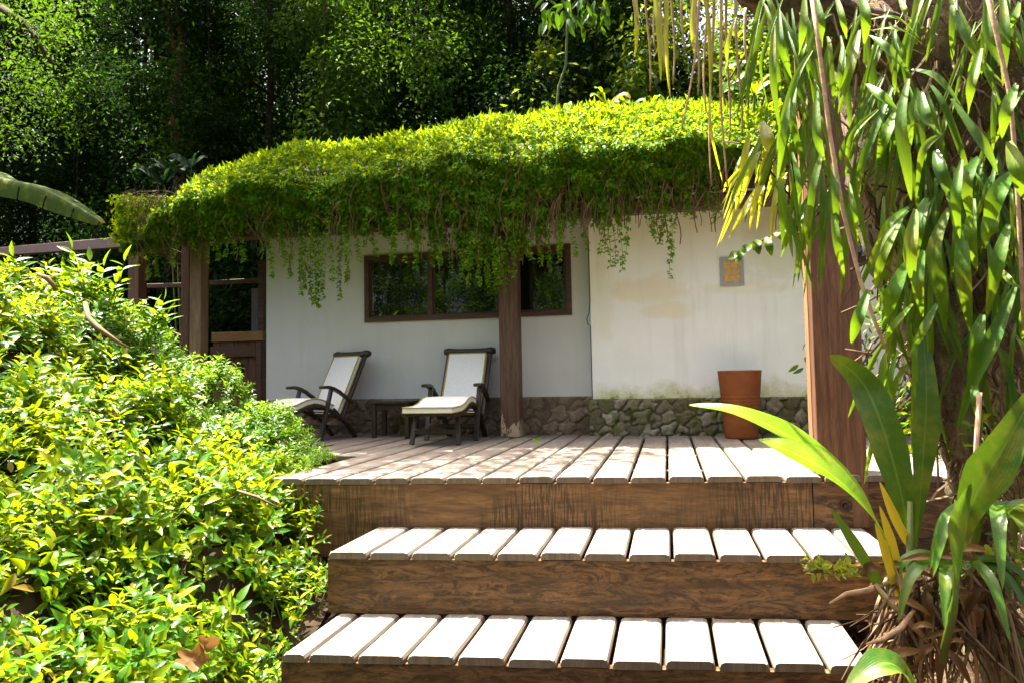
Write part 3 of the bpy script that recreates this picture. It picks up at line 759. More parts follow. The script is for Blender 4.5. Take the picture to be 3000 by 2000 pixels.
# ================================================================== ROOF VINE
def vine():
    t = thing('roof_vine', (-2.5, 8.0, 3.0), 'dense green creeper covering the roof and hanging over the eave', 'climbing vine')
    xk = [-6.6, -6.3, -5.8, -4.85, -3.6, -3.0, -2.6, -2.1, -1.7, -1.3, -1.07, -.8, -.4, 0.03, .5, .82, 1.3, 2.0]
    bk = [2.55, 2.48, 2.38, 2.48, 2.42, 2.34, 2.22, 1.98, 2.0, 2.2, 2.38, 2.32, 2.36, 2.48, 2.6, 2.78, 2.95, 3.0]
    tx = [-6.7, -6.5, -5.95, -4.7, -3.6, -2.05, -1.0, 1.0, 2.2]; tz = [2.82, 2.98, 3.26, 3.48, 3.50, 3.6, 3.63, 3.50, 3.40]
    def surf(X, s, dep):
        """s in 0..1 up the drape, 1..2 over the top; dep pushes inward"""
        zb = np.interp(X, xk, bk); ztop = np.interp(X, tx, tz)
        lump = .09*np.sin(X*2.3+1)+.06*np.sin(X*5.1)+.04*np.sin(X*9.7+s*5)
        up = np.clip(s, -.15, 1); over = np.clip(s-1, 0, 1)
        ysh = 7.55 + .10*np.sin(X*1.7)*.6 - lump*.8
        zsh = ztop-.48 + lump*.4
        y = (7.86*(1-up)+ysh*up) ; y = np.where(s < 1, y+.02*np.sin(X*7+s*9), ysh+over*1.5)
        ztop = ztop-.06; zr = ztop + (ztop-.66)*.145
        z = np.where(s < 1, zb*(1-up)+zsh*up, zsh + (zr-zsh)*(1-(1-over)**1.75))
        y = y + dep*np.where(s < 1, 1, .25); z = z - dep*np.where(s < 1, .1, .9)
        return np.stack([X, y, z], 1)
    tmp = kite_template(.72, .13)
    V = []; Fc = []; n0 = 0
    for (N, lo, hi, seed) in ((62000, 0, 1.05, 0), (46000, .98, 2.0, 1)):
        X = RNG.uniform(-6.62, 2.1, N); s = RNG.uniform(lo, hi, N)
        # ragged lower hem
        hem = .28*np.sin(X*6.1)+.22*np.sin(X*14+1)+.20*np.sin(X*27)+RNG.normal(0, .05, N)
        s = np.where((s < .45) & (s < .02+np.abs(hem)), s+.4, s); s = np.where((lo == 0) & (RNG.uniform(0, 1, N) < .12), s-.12*RNG.uniform(0, 1, N)**2, s)
        hole = np.sin(X*5.3+s*7)*np.sin(X*11.7-s*9)+.5*np.sin(X*23+s*13); s = np.where((s < .8) & (s > 0) & (hole < -.75), s+.08*RNG.normal(0, 1, N), s)
        dep = np.abs(RNG.normal(0, .11, N)) - .08
        p = surf(X, s, dep)
        lobe = .05*np.sin(p[:, 0]*13+p[:, 2]*11)*np.sin(p[:, 2]*17-p[:, 0]*5); p[:, 1] -= lobe
        over = np.clip((s-.85)*2.2, 0, 1)[:, None]
        out = (1-over)*np.array((0, -.8, .6))+over*np.array((0, -.45, .9))
        nr = out+rnd(N, .42)
        d = rnd(N, .55)+(1-over)*np.array((0, -.25, -.95))+over*np.array((0, -.3, .25))
        v, f = scatter(tmp, p, d, nr, RNG.uniform(.034, .074, N))
        V.append(v); Fc.append(f+n0); n0 += len(v)
    # side return on the left end and young shoots on top
    N = 4500; yy = RNG.uniform(7.6, 9.6, N); zz = RNG.uniform(0, 1, N)
    p = np.stack([-6.58+RNG.normal(0, .08, N)-.1*np.sin(yy*5), yy, 2.45+zz*.62+(yy-7.6)*.2], 1)
    v, f = scatter(tmp, p, rnd(N, .5)+np.array((-.3, 0, -.8)), np.array((-1., 0, .3))+rnd(N, .4), RNG.uniform(.04, .075, N)); V.append(v); Fc.append(f+n0); n0 += len(v)
    N = 3000; X = RNG.uniform(-6.8, 2, N); p = surf(X, RNG.uniform(1.2, 2.0, N), np.full(N, -.05)+RNG.uniform(-.05, .08, N))
    v, f = scatter(kite_template(.36, .1), p, rnd(N, .5)+np.array((0, 0, .9)), rnd(N), RNG.uniform(.07, .12, N)); V.append(v); Fc.append(f+n0); n0 += len(v)
    link_mesh('foliage', np.concatenate(V), [np.concatenate(Fc)], M['vine'], t)
    # inner mat of dry stems
    mb = MB()
    for k in range(420):
        X = RNG.uniform(-6.8, 1.9) if k < 200 else RNG.uniform(-1.6, 1.4)
        zb = float(np.interp(X, xk, bk)); z1 = RNG.uniform(2.75, 3.25); z0 = zb-RNG.uniform(-.25, .12)
        y0 = RNG.uniform(7.62, 7.85); ph = RNG.uniform(0, 6)
        mb.tube([(X+.04*math.sin(ph+z_*5)+.05*(z1-z_)*math.sin(ph), y0+.03*math.sin(z_*7+ph)+(.06 if z_ > 2.8 else 0), z_) for z_ in np.linspace(z1, z0, 8)], RNG.uniform(.0025, .005), 4, False)
    for k in range(170):
        X = RNG.uniform(-6.4, 1.6); z1 = RNG.uniform(2.55, 3.1); L = RNG.uniform(.2, .6); ph = RNG.uniform(0, 6); y0 = RNG.uniform(7.46, 7.62)
        mb.tube([(X+.05*math.sin(ph+u*4)+.1*u*math.cos(ph), y0+.04*math.sin(u*5+ph)+.12*u, z1-L*u) for u in np.linspace(0, 1, 7)], RNG.uniform(.003, .006), 4, False)
    mb.build('dry_stems', M['brownstem'], t)
    # dead twig thatch on the left corner of the eave
    mb = MB()
    for k in range(90):
        p = at(RNG.uniform(285, 425), RNG.uniform(436, 480), 7.58)
        d = np.array((RNG.uniform(.05, .28), RNG.uniform(-.1, .1), RNG.normal(0.02, .05)))
        mb.tube([p-d*.5, p+rnd(1, .02)[0], p+d*.5], .0028, 4, False)
    mb.build('dry_twigs', M['drywood'], t)
    # trailing stems (px x, px bottom y)
    spec = [(622, 640), (650, 610), (668, 640), (690, 640), (700, 668), (712, 690), (722, 700), (735, 706), (742, 690), (760, 655), (780, 690), (795, 640), (800, 650), (820, 600), (860, 590),
            (905, 600), (935, 605), (960, 618), (990, 612), (1010, 622), (1035, 628), (1060, 640), (1080, 652), (1100, 655), (1120, 660), (1140, 668), (1155, 650), (1165, 672), (1180, 640), (1215, 600), (1240, 615), (1262, 610), (1285, 585),
            (1390, 580), (1400, 615), (1412, 612), (1428, 622), (1440, 600), (1480, 520), (1492, 545), (1505, 548), (1520, 560), (1535, 585), (1546, 640), (1590, 490), (1608, 470), (1625, 490), (1640, 515), (1652, 500), (520, 590), (560, 600), (500, 600), (380, 585), (345, 580)]
    lt = kite_template(.66, .14); r3 = random.Random(9)
    for k in range(42):
        px = r3.uniform(330, 1690); hemy = np.interp(px, [330, 600, 850, 1000, 1100, 1200, 1300, 1400, 1530, 1690], [575, 565, 560, 585, 630, 610, 545, 560, 500, 440]); spec.append((px, hemy+abs(r3.gauss(0, 32))))
    for (px, py) in spec:
        b = at(px, py, 7.72+RNG.uniform(-.08, .12)); zb = float(np.interp(b[0], xk, bk))+.25; zb = max(zb, b[2]+.2)
        L = zb-b[2]; ph = RNG.uniform(0, 6); n = max(6, int(L/.05))
        zz = np.linspace(zb, b[2], n)
        pts = np.stack([b[0]+.035*np.sin(ph+zz*6)*(zb-zz)/L - .05*(zz-b[2])*math.sin(ph), b[1]+.03*np.sin(zz*8+ph), zz], 1)
        mb = MB(); mb.tube(pts, .0025, 4, False)
        m_ = int(L/.009) if px < 1300 else int(L/.014); u = np.sort(RNG.uniform(0, 1, m_)); tt = u*(n-1); j = np.minimum(tt.astype(int), n-2)
        pp = pts[j]+(pts[j+1]-pts[j])*(tt-j)[:, None]+rnd(m_, .022)*(1-u)[:, None]
        sd = np.where(np.arange(m_) % 2, 1, -1)[:, None]
        d = sd*np.array((.8, 0, 0))+rnd(m_, .4)+np.array((0, -.35, -.55)); nr = np.array((0, -.6, .8))+rnd(m_, .35)
        v, f = scatter(lt, pp, d, nr, RNG.uniform(.03, .058, m_))
        mb.add(v, (), f.tolist()); mb.build('trailing_stem', M['vine'], t)
vine()

# ================================================================== HEDGE MOUND AT THE LEFT
HC = np.array([(-3.0, 6.05, .0), (-2.85, 5.5, .02), (-3.7, 6, .30), (-4.3, 6, .74), (-5.1, 5.9, 1.34), (-6, 5.7, 1.62), (-7.5, 5.7, 1.8),
      (-2.6, 5.0, -.02), (-3.4, 5, .12), (-4.2, 4.8, .6), (-5.2, 4.6, 1.2), (-6.5, 4.5, 1.4), (-2.3, 4.3, -.62), (-2.9, 4.1, -.1), (-2.6, 4.6, -.2), (-3.8, 3.9, .35), (-4.8, 3.7, .75), (-6, 3.5, 1.0),
      (-2.1, 3.5, -.95), (-2.7, 3.3, -.55), (-3.4, 3.1, -.1), (-4.2, 2.9, .3), (-5.2, 2.7, .6), (-1.95, 2.6, -1.0), (-2.4, 2.4, -.65), (-3.0, 2.2, -.3), (-3.6, 2.0, .0), (-4.6, 1.8, .3),
      (-1.55, 1.7, -1.0), (-2.0, 1.5, -.75), (-2.6, 1.3, -.4), (-3.4, 1.0, -.1), (-6, 7.2, .9), (-5, 7.2, .6), (-4.2, 7.0, .2), (-1.3, 1.0, -1.0), (-1.9, .6, -.8)])
def hz(x, y):
    x = np.asarray(x, float); y = np.asarray(y, float)
    d = (x[..., None]-HC[:, 0])**2+(y[..., None]-HC[:, 1])**2+.03
    wt = d**-2.2; return (wt*HC[:, 2]).sum(-1)/wt.sum(-1)
def xlim(y): return np.interp(y, [0, 2.6, 3.3, 4.0, 4.1, 4.6, 4.75, 6.0, 6.6], [-1.2, -1.74, -2.02, -2.08, -2.08, -2.2, -2.6, -2.88, -3.45])
def mound():
    xs = np.linspace(-8, -1.2, 60); ys = np.linspace(.2, 7.2, 60); X, Y = np.meshgrid(xs, ys)
    X = np.minimum(X, xlim(Y)-.05+ (X+1.2)*.001)
    Z = hz(X, Y)-.22+.04*np.sin(X*9)*np.cos(Y*8)
    V = np.stack([X, Y, Z], -1).reshape(-1, 3)
    q = np.array([(j*60+i, j*60+i+1, (j+1)*60+i+1, (j+1)*60+i) for j in range(59) for i in range(59)])
    o = link_mesh('garden_bank', V, [q], M['soil'], None, True); tag(o, kind='structure')
mound()
def sprig(n_pairs, size, seed):
    r = np.random.default_rng(seed); pos = []; d = []; nr = []; sz = []
    for k in range(n_pairs):
        u = (k+1)/n_pairs; a0 = k*1.57+r.uniform(-.4, .4)
        for s_ in (0, PI):
            a = a0+s_+r.uniform(-.25, .25); el = .1+.75*u+r.uniform(-.2, .2)
            dv = np.array((math.cos(a)*math.cos(el), math.sin(a)*math.cos(el), math.sin(el)))
            pos.append((r.normal(0, .006), r.normal(0, .006), u*size*1.6)); d.append(dv)
            nr.append(np.array((-math.cos(a)*math.sin(el), -math.sin(a)*math.sin(el), math.cos(el)))+r.normal(0, .25, 3)); sz.append(size*r.uniform(.7, 1.15)*(1 if u < .95 else .65))
    return scatter(leaf_template(.46, .16, .30), np.array(pos), np.array(d), np.array(nr), np.array(sz))
def hedge():
    t = thing('leafy_hedge', (-4, 4, 0), 'sunlit yellow green bushy hedge spilling down the bank beside the steps', 'hedge')
    temps = [sprig(n, .085, 40+n+k) for n in (3, 4, 5) for k in range(3)]
    fine = [sprig(n, .06, 90+n+k) for n in (4, 5) for k in range(3)]
    def fill(N, cond, temps, sc, name, mat, zj, stem=False):
        V = []; Fc = []; n0 = 0
        y = RNG.uniform(.7, 6.4, N*6); x = RNG.uniform(-7.5, -1.3, N*6)
        # denser close to the camera's edge of the slope
        ok = (x < xlim(y)-.02) & cond(x, y)
        cl = np.sin(x*4.3+y*1.7)*np.sin(y*3.9-x*1.1)+.5*np.sin(x*9.1)*np.sin(y*8.3)
        ok &= RNG.uniform(-1.6, 1.2, len(x)) < cl+.75
        x = x[ok][:N]; y = y[ok][:N]; z = hz(x, y); e = .02
        gx = (hz(x+e, y)-z)/e; gy = (hz(x, y+e)-z)/e
        ed = np.clip((xlim(y)-x)/.5, .15, 1)
        z = z + (.11*np.sin(x*4.3+y*1.7)*np.sin(y*3.9-x*1.1)-zj*RNG.uniform(0, 1, len(x))**.8 + .05)*ed
        up = np.stack([-gx*.55, -gy*.55, np.ones_like(x)], 1)+rnd(len(x), .33); up[:, 1] -= .05
        up /= np.linalg.norm(up, axis=1)[:, None]
        dr = rnd(len(x)); R = frames(np.cross(up, dr), up)
        R = np.stack([R[:, :, 0], R[:, :, 1], R[:, :, 2]], 2)
        for k, tm in enumerate(temps):
            m_ = np.arange(len(x)) % len(temps) == k; n = m_.sum()
            sca = sc*RNG.uniform(.55, 1.25, n)*np.clip(ed[m_]*1.3, .55, 1)
            v = np.einsum('nij,kj->nki', R[m_], tm[0])*sca[:, None, None]+np.stack([x, y, z], 1)[m_][:, None, :]
            f = (tm[1][None]+np.arange(n)[:, None, None]*len(tm[0])).reshape(-1, 3)
            V.append(v.reshape(-1, 3)); Fc.append(f+n0); n0 += n*len(tm[0])
        link_mesh(name, np.concatenate(V), [np.concatenate(Fc)], mat, t, True)
    front = lambda x, y: ~((x > -5.3) & (y > 5.35+.25*np.sin(x*5)))
    back = lambda x, y: (x > -5.6) & (y > 5.15+.25*np.sin(x*5))
    fill(9600, front, temps, 1.30, 'foliage', M['hedge'], .34)
    o = fill(3400, back, fine, 1.15, 'fine_foliage', M['hedge_fine'], .2)
    # stems
    mb = MB()
    for k in range(500):
        y = RNG.uniform(1, 6); x = RNG.uniform(-6, -1.8)
        if x > xlim(y)-.05: continue
        z = float(hz(x, y)); a = rnd(1, .08)[0]
        mb.tube([(x, y, z-.25), (x+a[0], y+a[1], z-.08), (x+a[0]*2, y+a[1]*2, z+.05)], .004, 4, False)
    mb.build('stems', M['stem'], t)
hedge()
def tall_sprigs():
    t = thing('tall_shrub', tuple(at(175, 640, 5.6)), 'upright leafy shoots standing above the hedge before the timber frame', 'shrub')
    mb = MB(); V = []; Fc = []; n0 = 0
    lt = leaf_template(.42, .12, .15)
    for (x, y, bx, by) in ((165, 572, 195, 720), (205, 600, 205, 720), (238, 612, 215, 720), (285, 600, 240, 760), (150, 625, 180, 720), (265, 650, 235, 740), (250, 690, 230, 760), (375, 690, 345, 780), (385, 720, 350, 790), (30, 590, 50, 680), (225, 640, 215, 730), (190, 640, 190, 730), (355, 710, 335, 780)):
        a, b = at(bx, by, 5.6), at(x, y, 5.5+RNG.uniform(-.15, .15)); n = 9
        pts = np.linspace(a, b, n)+np.array((.02, 0, 0))*np.sin(np.linspace(0, 3, n))[:, None]
        mb.tube(pts, np.linspace(.006, .002, n), 5, False)
        k = 14; u = np.linspace(.2, 1, k); p = np.stack([np.interp(u, np.linspace(0, 1, n), pts[:, i]) for i in range(3)], 1)
        an = np.arange(k)*2.4; d = np.stack([np.cos(an), np.sin(an), np.full(k, .55)], 1); d[-1] = b-a
        v, f = scatter(lt, p, d, np.array((0, -.3, 1.))+rnd(k, .3), RNG.uniform(.12, .19, k)); V.append(v); Fc.append(f+n0); n0 += len(v)
    mb.build('stems', M['stem'], t); link_mesh('foliage', np.concatenate(V), [np.concatenate(Fc)], M['hedge_fine'], t)
tall_sprigs()
def stick(pts, r, label, name='dry_branch'):
    o = MB().tube(pts, r, 7).build(name, M['drywood'], None, True); return tag(o, label, 'branch')
stick([at(195, 695, 4.7), at(203, 730, 4.65), at(225, 752, 4.6), at(270, 785, 4.6), at(300, 800, 4.7)], [.016, .022, .02, .014, .006], 'bent dry brown branch lying on the hedge top')
stick([at(85, 628, 4.9), at(110, 640, 4.85), at(130, 668, 4.9)], [.012, .022, .012], 'short pale dry stick poking out near the top left of the hedge')
stick([at(545, 1125, 4.0), at(590, 1140, 3.95), at(640, 1165, 4.0)], [.006, .009, .005], 'thin pale twig in the hedge low down near the deck corner')
def dry_leaf(c, sz, label, rot, mat, name='fallen_leaf', cat='fallen leaf', lobes=5, curl=.5):
    n = 24; V = [(0, 0, 0)]; r = random.Random(5)
    for j in range(n):
        a = 2*PI*j/n; rr = sz*(.55+.45*abs(math.cos(a*lobes/2))**.7)*(1+r.uniform(-.08, .08))
        V.append((rr*math.cos(a), rr*math.sin(a)*.75, curl*rr*rr/sz*(.6+.5*math.sin(a*2))))
    V2 = [(v[0]*.55, v[1]*.55, v[2]*.3-.004) for v in V[1:]]
    V = np.array(V+V2); R = np.array(rot.to_matrix()); V = V@R.T+c
    tr = [(0, n+1+j, n+1+(j+1) % n) for j in range(n)]; q = [(n+1+j, 1+j, 1+(j+1) % n, n+1+(j+1) % n) for j in range(n)]
    o = link_mesh(name, V, [np.array(tr), np.array(q)], mat, None, True); return tag(o, label, cat)
from mathutils import Euler
dry_leaf(at(440, 1515, 2.42), .062, 'large curled brown dead leaf lying low in the hedge', Euler((.9, .2, .5)), M['deadleaf'], curl=.9)
dry_leaf(at(468, 1478, 2.45), .05, 'narrow upright brown dead leaf standing behind the curled one', Euler((1.3, .5, 1.4)), M['deadleaf'], lobes=2, curl=.7)
dry_leaf(at(1231, 1027, 7.2)*[1, 1, 0]+np.array((0, 0, .045)), .045, 'small green fallen leaf lying alone on the deck', Euler((1.0, .2, .5)), M['broad_lit'], lobes=2)

# ================================================================== FOREST
def crown(seed, R, z0, z1, nleaf, size, mat, narrow=.6, ncl=66, droop=.35):
    """mesh data for a tall crown: clumps of leaves through the volume"""
    r = np.random.default_rng(seed)
    zc = r.uniform(0, 1, ncl); a = r.uniform(0, 2*PI, ncl)
    prof = np.sin(np.clip(zc*.92+.08, 0, 1)*PI)**narrow
    rad = R*prof*np.sqrt(r.uniform(.25, 1.1, ncl))
    C = np.stack([rad*np.cos(a), rad*np.sin(a), z0+zc*(z1-z0)], 1)
    cs = r.uniform(.4, 1.05, ncl)
    k = r.integers(0, ncl, nleaf)
    off = r.normal(0, 1, (nleaf, 3)); off /= np.linalg.norm(off, axis=1)[:, None]; off *= (r.uniform(0, 1, nleaf)**.45)[:, None]
    off[:, 2] *= .75+droop
    pos = C[k]+off*cs[k][:, None]
    nr = off*.5+np.array((0, 0, .6))+r.normal(0, .5, (nleaf, 3)); d = np.cross(nr, r.normal(0, 1, (nleaf, 3)))+off*.5-np.array((0, 0, .35))
    V, Fc = scatter(kite_template(.5, .12), pos, d, nr, r.uniform(.7, 1.3, nleaf)*size)
    return V, Fc
def tree_proto(name, seed, R, z0, z1, nleaf, size, mat, bark, label, group, tr=.16, lean=0, hang=0, narrow=.6, ncl=66):
    t = thing(name, (0, 0, 0), label, 'tree', group)
    r = random.Random(seed); mb = MB(); n = 10
    P = [np.array((lean*u*u+.32*math.sin(u*7+seed)+.1*math.sin(u*17), .2*math.cos(u*5+seed), u*(z1-.8))) for u in np.linspace(0, 1, n)]
    mb.tube(P, np.linspace(tr, tr*.25, n), 9)
    for k in range(12):
        u = r.uniform(.25, .95); p = P[0]+(P[-1]-P[0])*u; p = P[min(int(u*(n-1)), n-1)]
        a = r.uniform(0, 2*PI); L = R*r.uniform(.5, 1)
        e = p+np.array((math.cos(a)*L, math.sin(a)*L, r.uniform(.2, 1.2)))
        mb.tube([p, (p+e)/2+np.array((0, 0, -.12)), e], [tr*.35, tr*.22, .012], 5, False)
    for k in range(hang//3):                           # thin hanging lianas
        a = r.uniform(0, 2*PI); q = R*r.uniform(.5, 1.05); zt = r.uniform(z1*.5, z1); 
        x, y = q*math.cos(a), q*math.sin(a)
        mb.tube([(x+.1*math.sin(j+k), y, zt-(zt-.5)*j/6) for j in range(7)], .012, 4, False)
    mb.build('trunk', bark, t, True)
    V, Fc = crown(seed, R, z0, z1, nleaf, size, mat, narrow, ncl)
    link_mesh('crown', V, [Fc], mat, t)
    return t
GF = 'dark forest trees massed behind the house'
LF = 'tall dark leafy forest tree crowded among others behind the vine-covered house'
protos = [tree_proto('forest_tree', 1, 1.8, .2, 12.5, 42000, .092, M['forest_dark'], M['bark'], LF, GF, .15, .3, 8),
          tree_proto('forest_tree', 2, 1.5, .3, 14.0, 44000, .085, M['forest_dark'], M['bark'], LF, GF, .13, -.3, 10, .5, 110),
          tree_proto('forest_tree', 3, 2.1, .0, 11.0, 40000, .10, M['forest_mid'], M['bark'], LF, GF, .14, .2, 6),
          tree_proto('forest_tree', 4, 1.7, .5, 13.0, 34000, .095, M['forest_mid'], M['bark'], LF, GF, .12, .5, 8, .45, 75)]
first = [True]*4
def put(k, x, y, z, rz, s):
    o = protos[k] if first[k] else copy_tree(protos[k]); first[k] = False
    o.location = (x, y, z); o.rotation_euler = (0, 0, rz); o.scale = (s, s, s); return o
rr = random.Random(8)
for row, (Y, x0, x1, n) in enumerate(((13.2, -18.5, 4.0, 11), (15.6, -20, 5.5, 11), (18.5, -18, 6.5, 10), (22, -21, 8, 10), (25.5, -25, 9, 10))):
    for i in range(n):
        x = x0+(x1-x0)*(i+.5)/n+rr.uniform(-.6, .6); y = Y+rr.uniform(-.7, .7)
        if row < 2 and -3.2 < x < .5: k = 1 if i % 2 else 0
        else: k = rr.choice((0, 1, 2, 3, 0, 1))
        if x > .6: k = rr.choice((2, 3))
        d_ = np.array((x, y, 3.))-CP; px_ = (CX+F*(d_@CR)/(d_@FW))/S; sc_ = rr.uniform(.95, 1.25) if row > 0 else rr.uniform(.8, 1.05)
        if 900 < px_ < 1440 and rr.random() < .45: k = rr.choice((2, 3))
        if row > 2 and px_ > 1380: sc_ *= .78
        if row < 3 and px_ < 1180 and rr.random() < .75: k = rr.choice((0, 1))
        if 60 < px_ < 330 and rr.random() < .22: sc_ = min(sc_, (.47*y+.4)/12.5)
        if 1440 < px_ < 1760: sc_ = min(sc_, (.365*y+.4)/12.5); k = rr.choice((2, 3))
        put(k, x, y, -.3, rr.uniform(0, 6.28), sc_)
# distinct trees
lt_ = tree_proto('broadleaf_tree', 21, 1.7, 3.2, 7.4, 7500, .15, M['forest_light'], M['bark'], 'loose yellow green tree right of the dark trees, sky showing through its crown', None, .08, .5, 0, .8, 45)
lt_.location = (-.7, 12.6, 0); lt_.scale = (1, 1, 1)
tag(lt_, None, 'tree')
l2 = tree_proto('broadleaf_tree', 22, 1.9, 1.0, 7.2, 8500, .13, M['forest_light'], M['bark'], 'glossy mid green tree behind the right end of the vine roof', None, .08, -.3, 0, .8, 50); l2.location = (1.9, 12.2, 0)
# reddish trunk leaning at the left
rt = thing('slender_tree', tuple(at(410, 500, 12.2)*[1, 1, 0]), 'slender reddish brown trunk with a fork, rising left of the vine roof', 'tree')
pts = [at(x, y, 12.0) for x, y in ((422, 560), (415, 400), (400, 300), (402, 215), (420, 120), (405, 20), (398, -60))]
MB().tube(pts, [.10, .09, .085, .085, .08, .07, .05], 10).build('trunk', M['redbark'], rt, True)
MB().tube([at(418, 150, 12.0), at(395, 90, 11.9), at(388, 40, 11.9), at(360, -30, 11.8)], [.07, .05, .04, .02], 7).build('limb', M['redbark'], rt, True)
V = []; N = 2200; c = np.array([at(rr.uniform(330, 480), rr.uniform(-140, -10), 12+rr.uniform(-.6, .6)) for _ in range(10)]+[at(rr.uniform(365, 450), rr.uniform(120, 380), 11.8+rr.uniform(-.1, .3)) for _ in range(8)])
p = c[RNG.integers(0, 18, N)]+rnd(N, .3); v, f = leaf_cloud(kite_template(.5, .1), p, rnd(N, .5), np.full(N, .12)*RNG.uniform(.7, 1.3, N)); link_mesh('crown', v, [f], M['forest_mid'], rt)
# dark bare-limbed tree in the top left corner
bt_ = thing('branching_tree', tuple(at(60, 500, 11)*[1, 1, 0]), 'dark limb slanting across the top left corner with pale sky between leaves', 'tree')
mb = MB(); mb.tube([at(-140, 500, 11), at(-110, 150, 11), at(-20, 20, 11)], [.16, .13, .08], 8); mb.tube([at(-20, 5, 11), at(60, 55, 11), at(110, 130, 11), at(150, 190, 11)], [.08, .06, .045, .02], 7)
mb.tube([at(60, 55, 11), at(20, 100, 10.9), at(-20, 120, 10.9)], [.045, .03, .02], 6)
mb.build('trunk', M['bark'], bt_, True)
N = 3200; c = np.array([at(rr.uniform(-60, 190), rr.uniform(-60, 330), 11+rr.uniform(-.8, .8)) for _ in range(22)])
p = c[RNG.integers(0, 22, N)]+rnd(N, .27); v, f = leaf_cloud(kite_template(.5, .1), p, rnd(N, .5), np.full(N, .09)*RNG.uniform(.7, 1.3, N)); link_mesh('crown', v, [f], M['forest_mid'], bt_)
# thin sapling right of centre
sp_ = thing('sapling', tuple(at(1285, 300, 10.8)*[1, 1, 0]), 'thin pale sapling stem with broad hanging leaves above the middle of the vine roof', 'sapling')
MB().tube([at(x, y, 10.8) for x, y in ((1283, 330), (1278, 260), (1283, 200), (1300, 150), (1303, 60), (1310, -20))], .022, 6).build('stem', M['stem'], sp_, True)
N = 60; p = np.array([at(rr.uniform(1230, 1400), rr.uniform(-10, 60), 10.8+rr.uniform(-.3, .3)) for _ in range(N)])
v, f = scatter(leaf_template(.4, .12, .2), p, rnd(N, .35)+np.array((0, -.1, -1.)), rnd(N, .4)+np.array((0, -1., .3)), RNG.uniform(.18, .3, N)); link_mesh('foliage', v, [f], M['forest_mid'], sp_)

def undergrowth():
    N = 26000; x = RNG.uniform(-14, -4.6, N); y = RNG.uniform(11.0, 12.6, N); z = -.3+RNG.uniform(0, 1, N)**.9*(3.1+.5*np.sin(x*1.7)+.3*np.sin(x*4.1))
    y = y+.4*np.sin(x*3.1)*np.sin(z*2.3)
    ok = (np.sin(x*2.9+z*2.1)*np.sin(z*3.3-x*1.3+y) > -.55); p = np.stack([x, y, z], 1)[ok]; n = len(p)
    v, f = leaf_cloud(kite_template(.5, .12), p, np.array((0, -1., .2))+rnd(n, .5), RNG.uniform(.08, .17, n))
    o = link_mesh('undergrowth', v, [f], M['forest_dark'], None); tag(o, 'dark tangled undergrowth behind the timber frame and gate', 'undergrowth', None, 'stuff')
undergrowth()
# broad-leaved plants peeping above the roof at the left
def big_leaf_plant(name, spots, mat, Y, label, ln=(.3, .5), z0=0):
    c = at(spots[0][0], spots[0][1], Y); t = thing(name, tuple(c*[1, 1, 0]), label, 'plant'); bl = []; mb = MB()
    for (x, y) in spots:
        b = at(x, y, Y+rr.uniform(-.2, .2))
        mb.tube([(c[0]+(b[0]-c[0])*(.4 if z0 == 0 else .9), Y+.1, min(z0, b[2]-.05)), (b[0]+(c[0]-b[0])*.2*(z0 == 0), Y+.05, b[2]-(.5 if z0 == 0 else .02)), tuple(b)], [.02, .012, .006], 5, False)
        for k in range(6):
            a = rr.uniform(0, 2*PI); L = rr.uniform(*ln); d = np.array((math.cos(a), math.sin(a)*.7-.2, rr.uniform(.1, .7)))
            bl.append(blade([b, b+d*L*.35+np.array((0, 0, .03)), b+d*L*.75+np.array((0, 0, .02)), b+d*L+np.array((0, 0, -.05*rr.uniform(.5, 2)))], L*.34, lambda q: max(.02, math.sin(PI*min(1, q*.93+.05))**.8), 9, .25, 0, (0, -.7, .7)))
    mb.build('stems', M['stem'], t); build_blades('foliage', bl, mat, t)
big_leaf_plant('broad_leaf_plant', [(440, 385), (405, 405), (378, 425)], M['blue_leaf'], 10.4, 'bluish broad leaved plant over the left end of the vine roof')
big_leaf_plant('broad_leaf_plant', [(1440, 262), (1395, 250), (1500, 262), (1290, 275)], M['hedge'], 9.0, 'sunlit yellow sprouts standing up from the right half of the vine roof', (.2, .34), 3.55)
big_leaf_plant('broad_leaf_plant', [(1690, 190), (1730, 220), (1660, 215), (1720, 160)], M['hedge'], 8.3, 'yellow leafy branch above the right end of the vine roof', (.2, .36), 3.5)
# shrub beyond the post
def shrub(cx, cy, R, H, n, mat, size, label, name='shrub'):
    t = thing(name, (cx, cy, 0), label, 'shrub'); mb = MB()
    for k in range(14):
        a = k*2.4; mb.tube([(cx+.05*math.cos(a), cy+.05*math.sin(a), 0), (cx+R*.5*math.cos(a), cy+R*.5*math.sin(a), H*.5), (cx+R*.8*math.cos(a), cy+R*.8*math.sin(a), H*.85)], [.015, .01, .004], 5, False)
    mb.build('stems', M['stem'], t)
    ncl = 40; C = np.stack([RNG.normal(0, R*.5, ncl)+cx, RNG.normal(0, R*.5, ncl)+cy, RNG.uniform(.1, 1, ncl)*H], 1)
    p = C[RNG.integers(0, ncl, n)]+rnd(n, .13); o = p-np.array((cx, cy, H*.4)); o /= np.linalg.norm(o, axis=1)[:, None]
    v, f = leaf_cloud(leaf_template(.42, .12, .2), p, o, RNG.uniform(.7, 1.3, n)*size); link_mesh('foliage', v, [f], mat, t)
shrub(2.6, 7.6, .8, 2.6, 2600, M['forest_light'], .10, 'sunny leafy shrub on the far side of the big dark post')
shrub(2.3, 6.4, .45, .8, 700, M['hedge'], .09, 'low bright shrub by the deck behind the orchid tree')

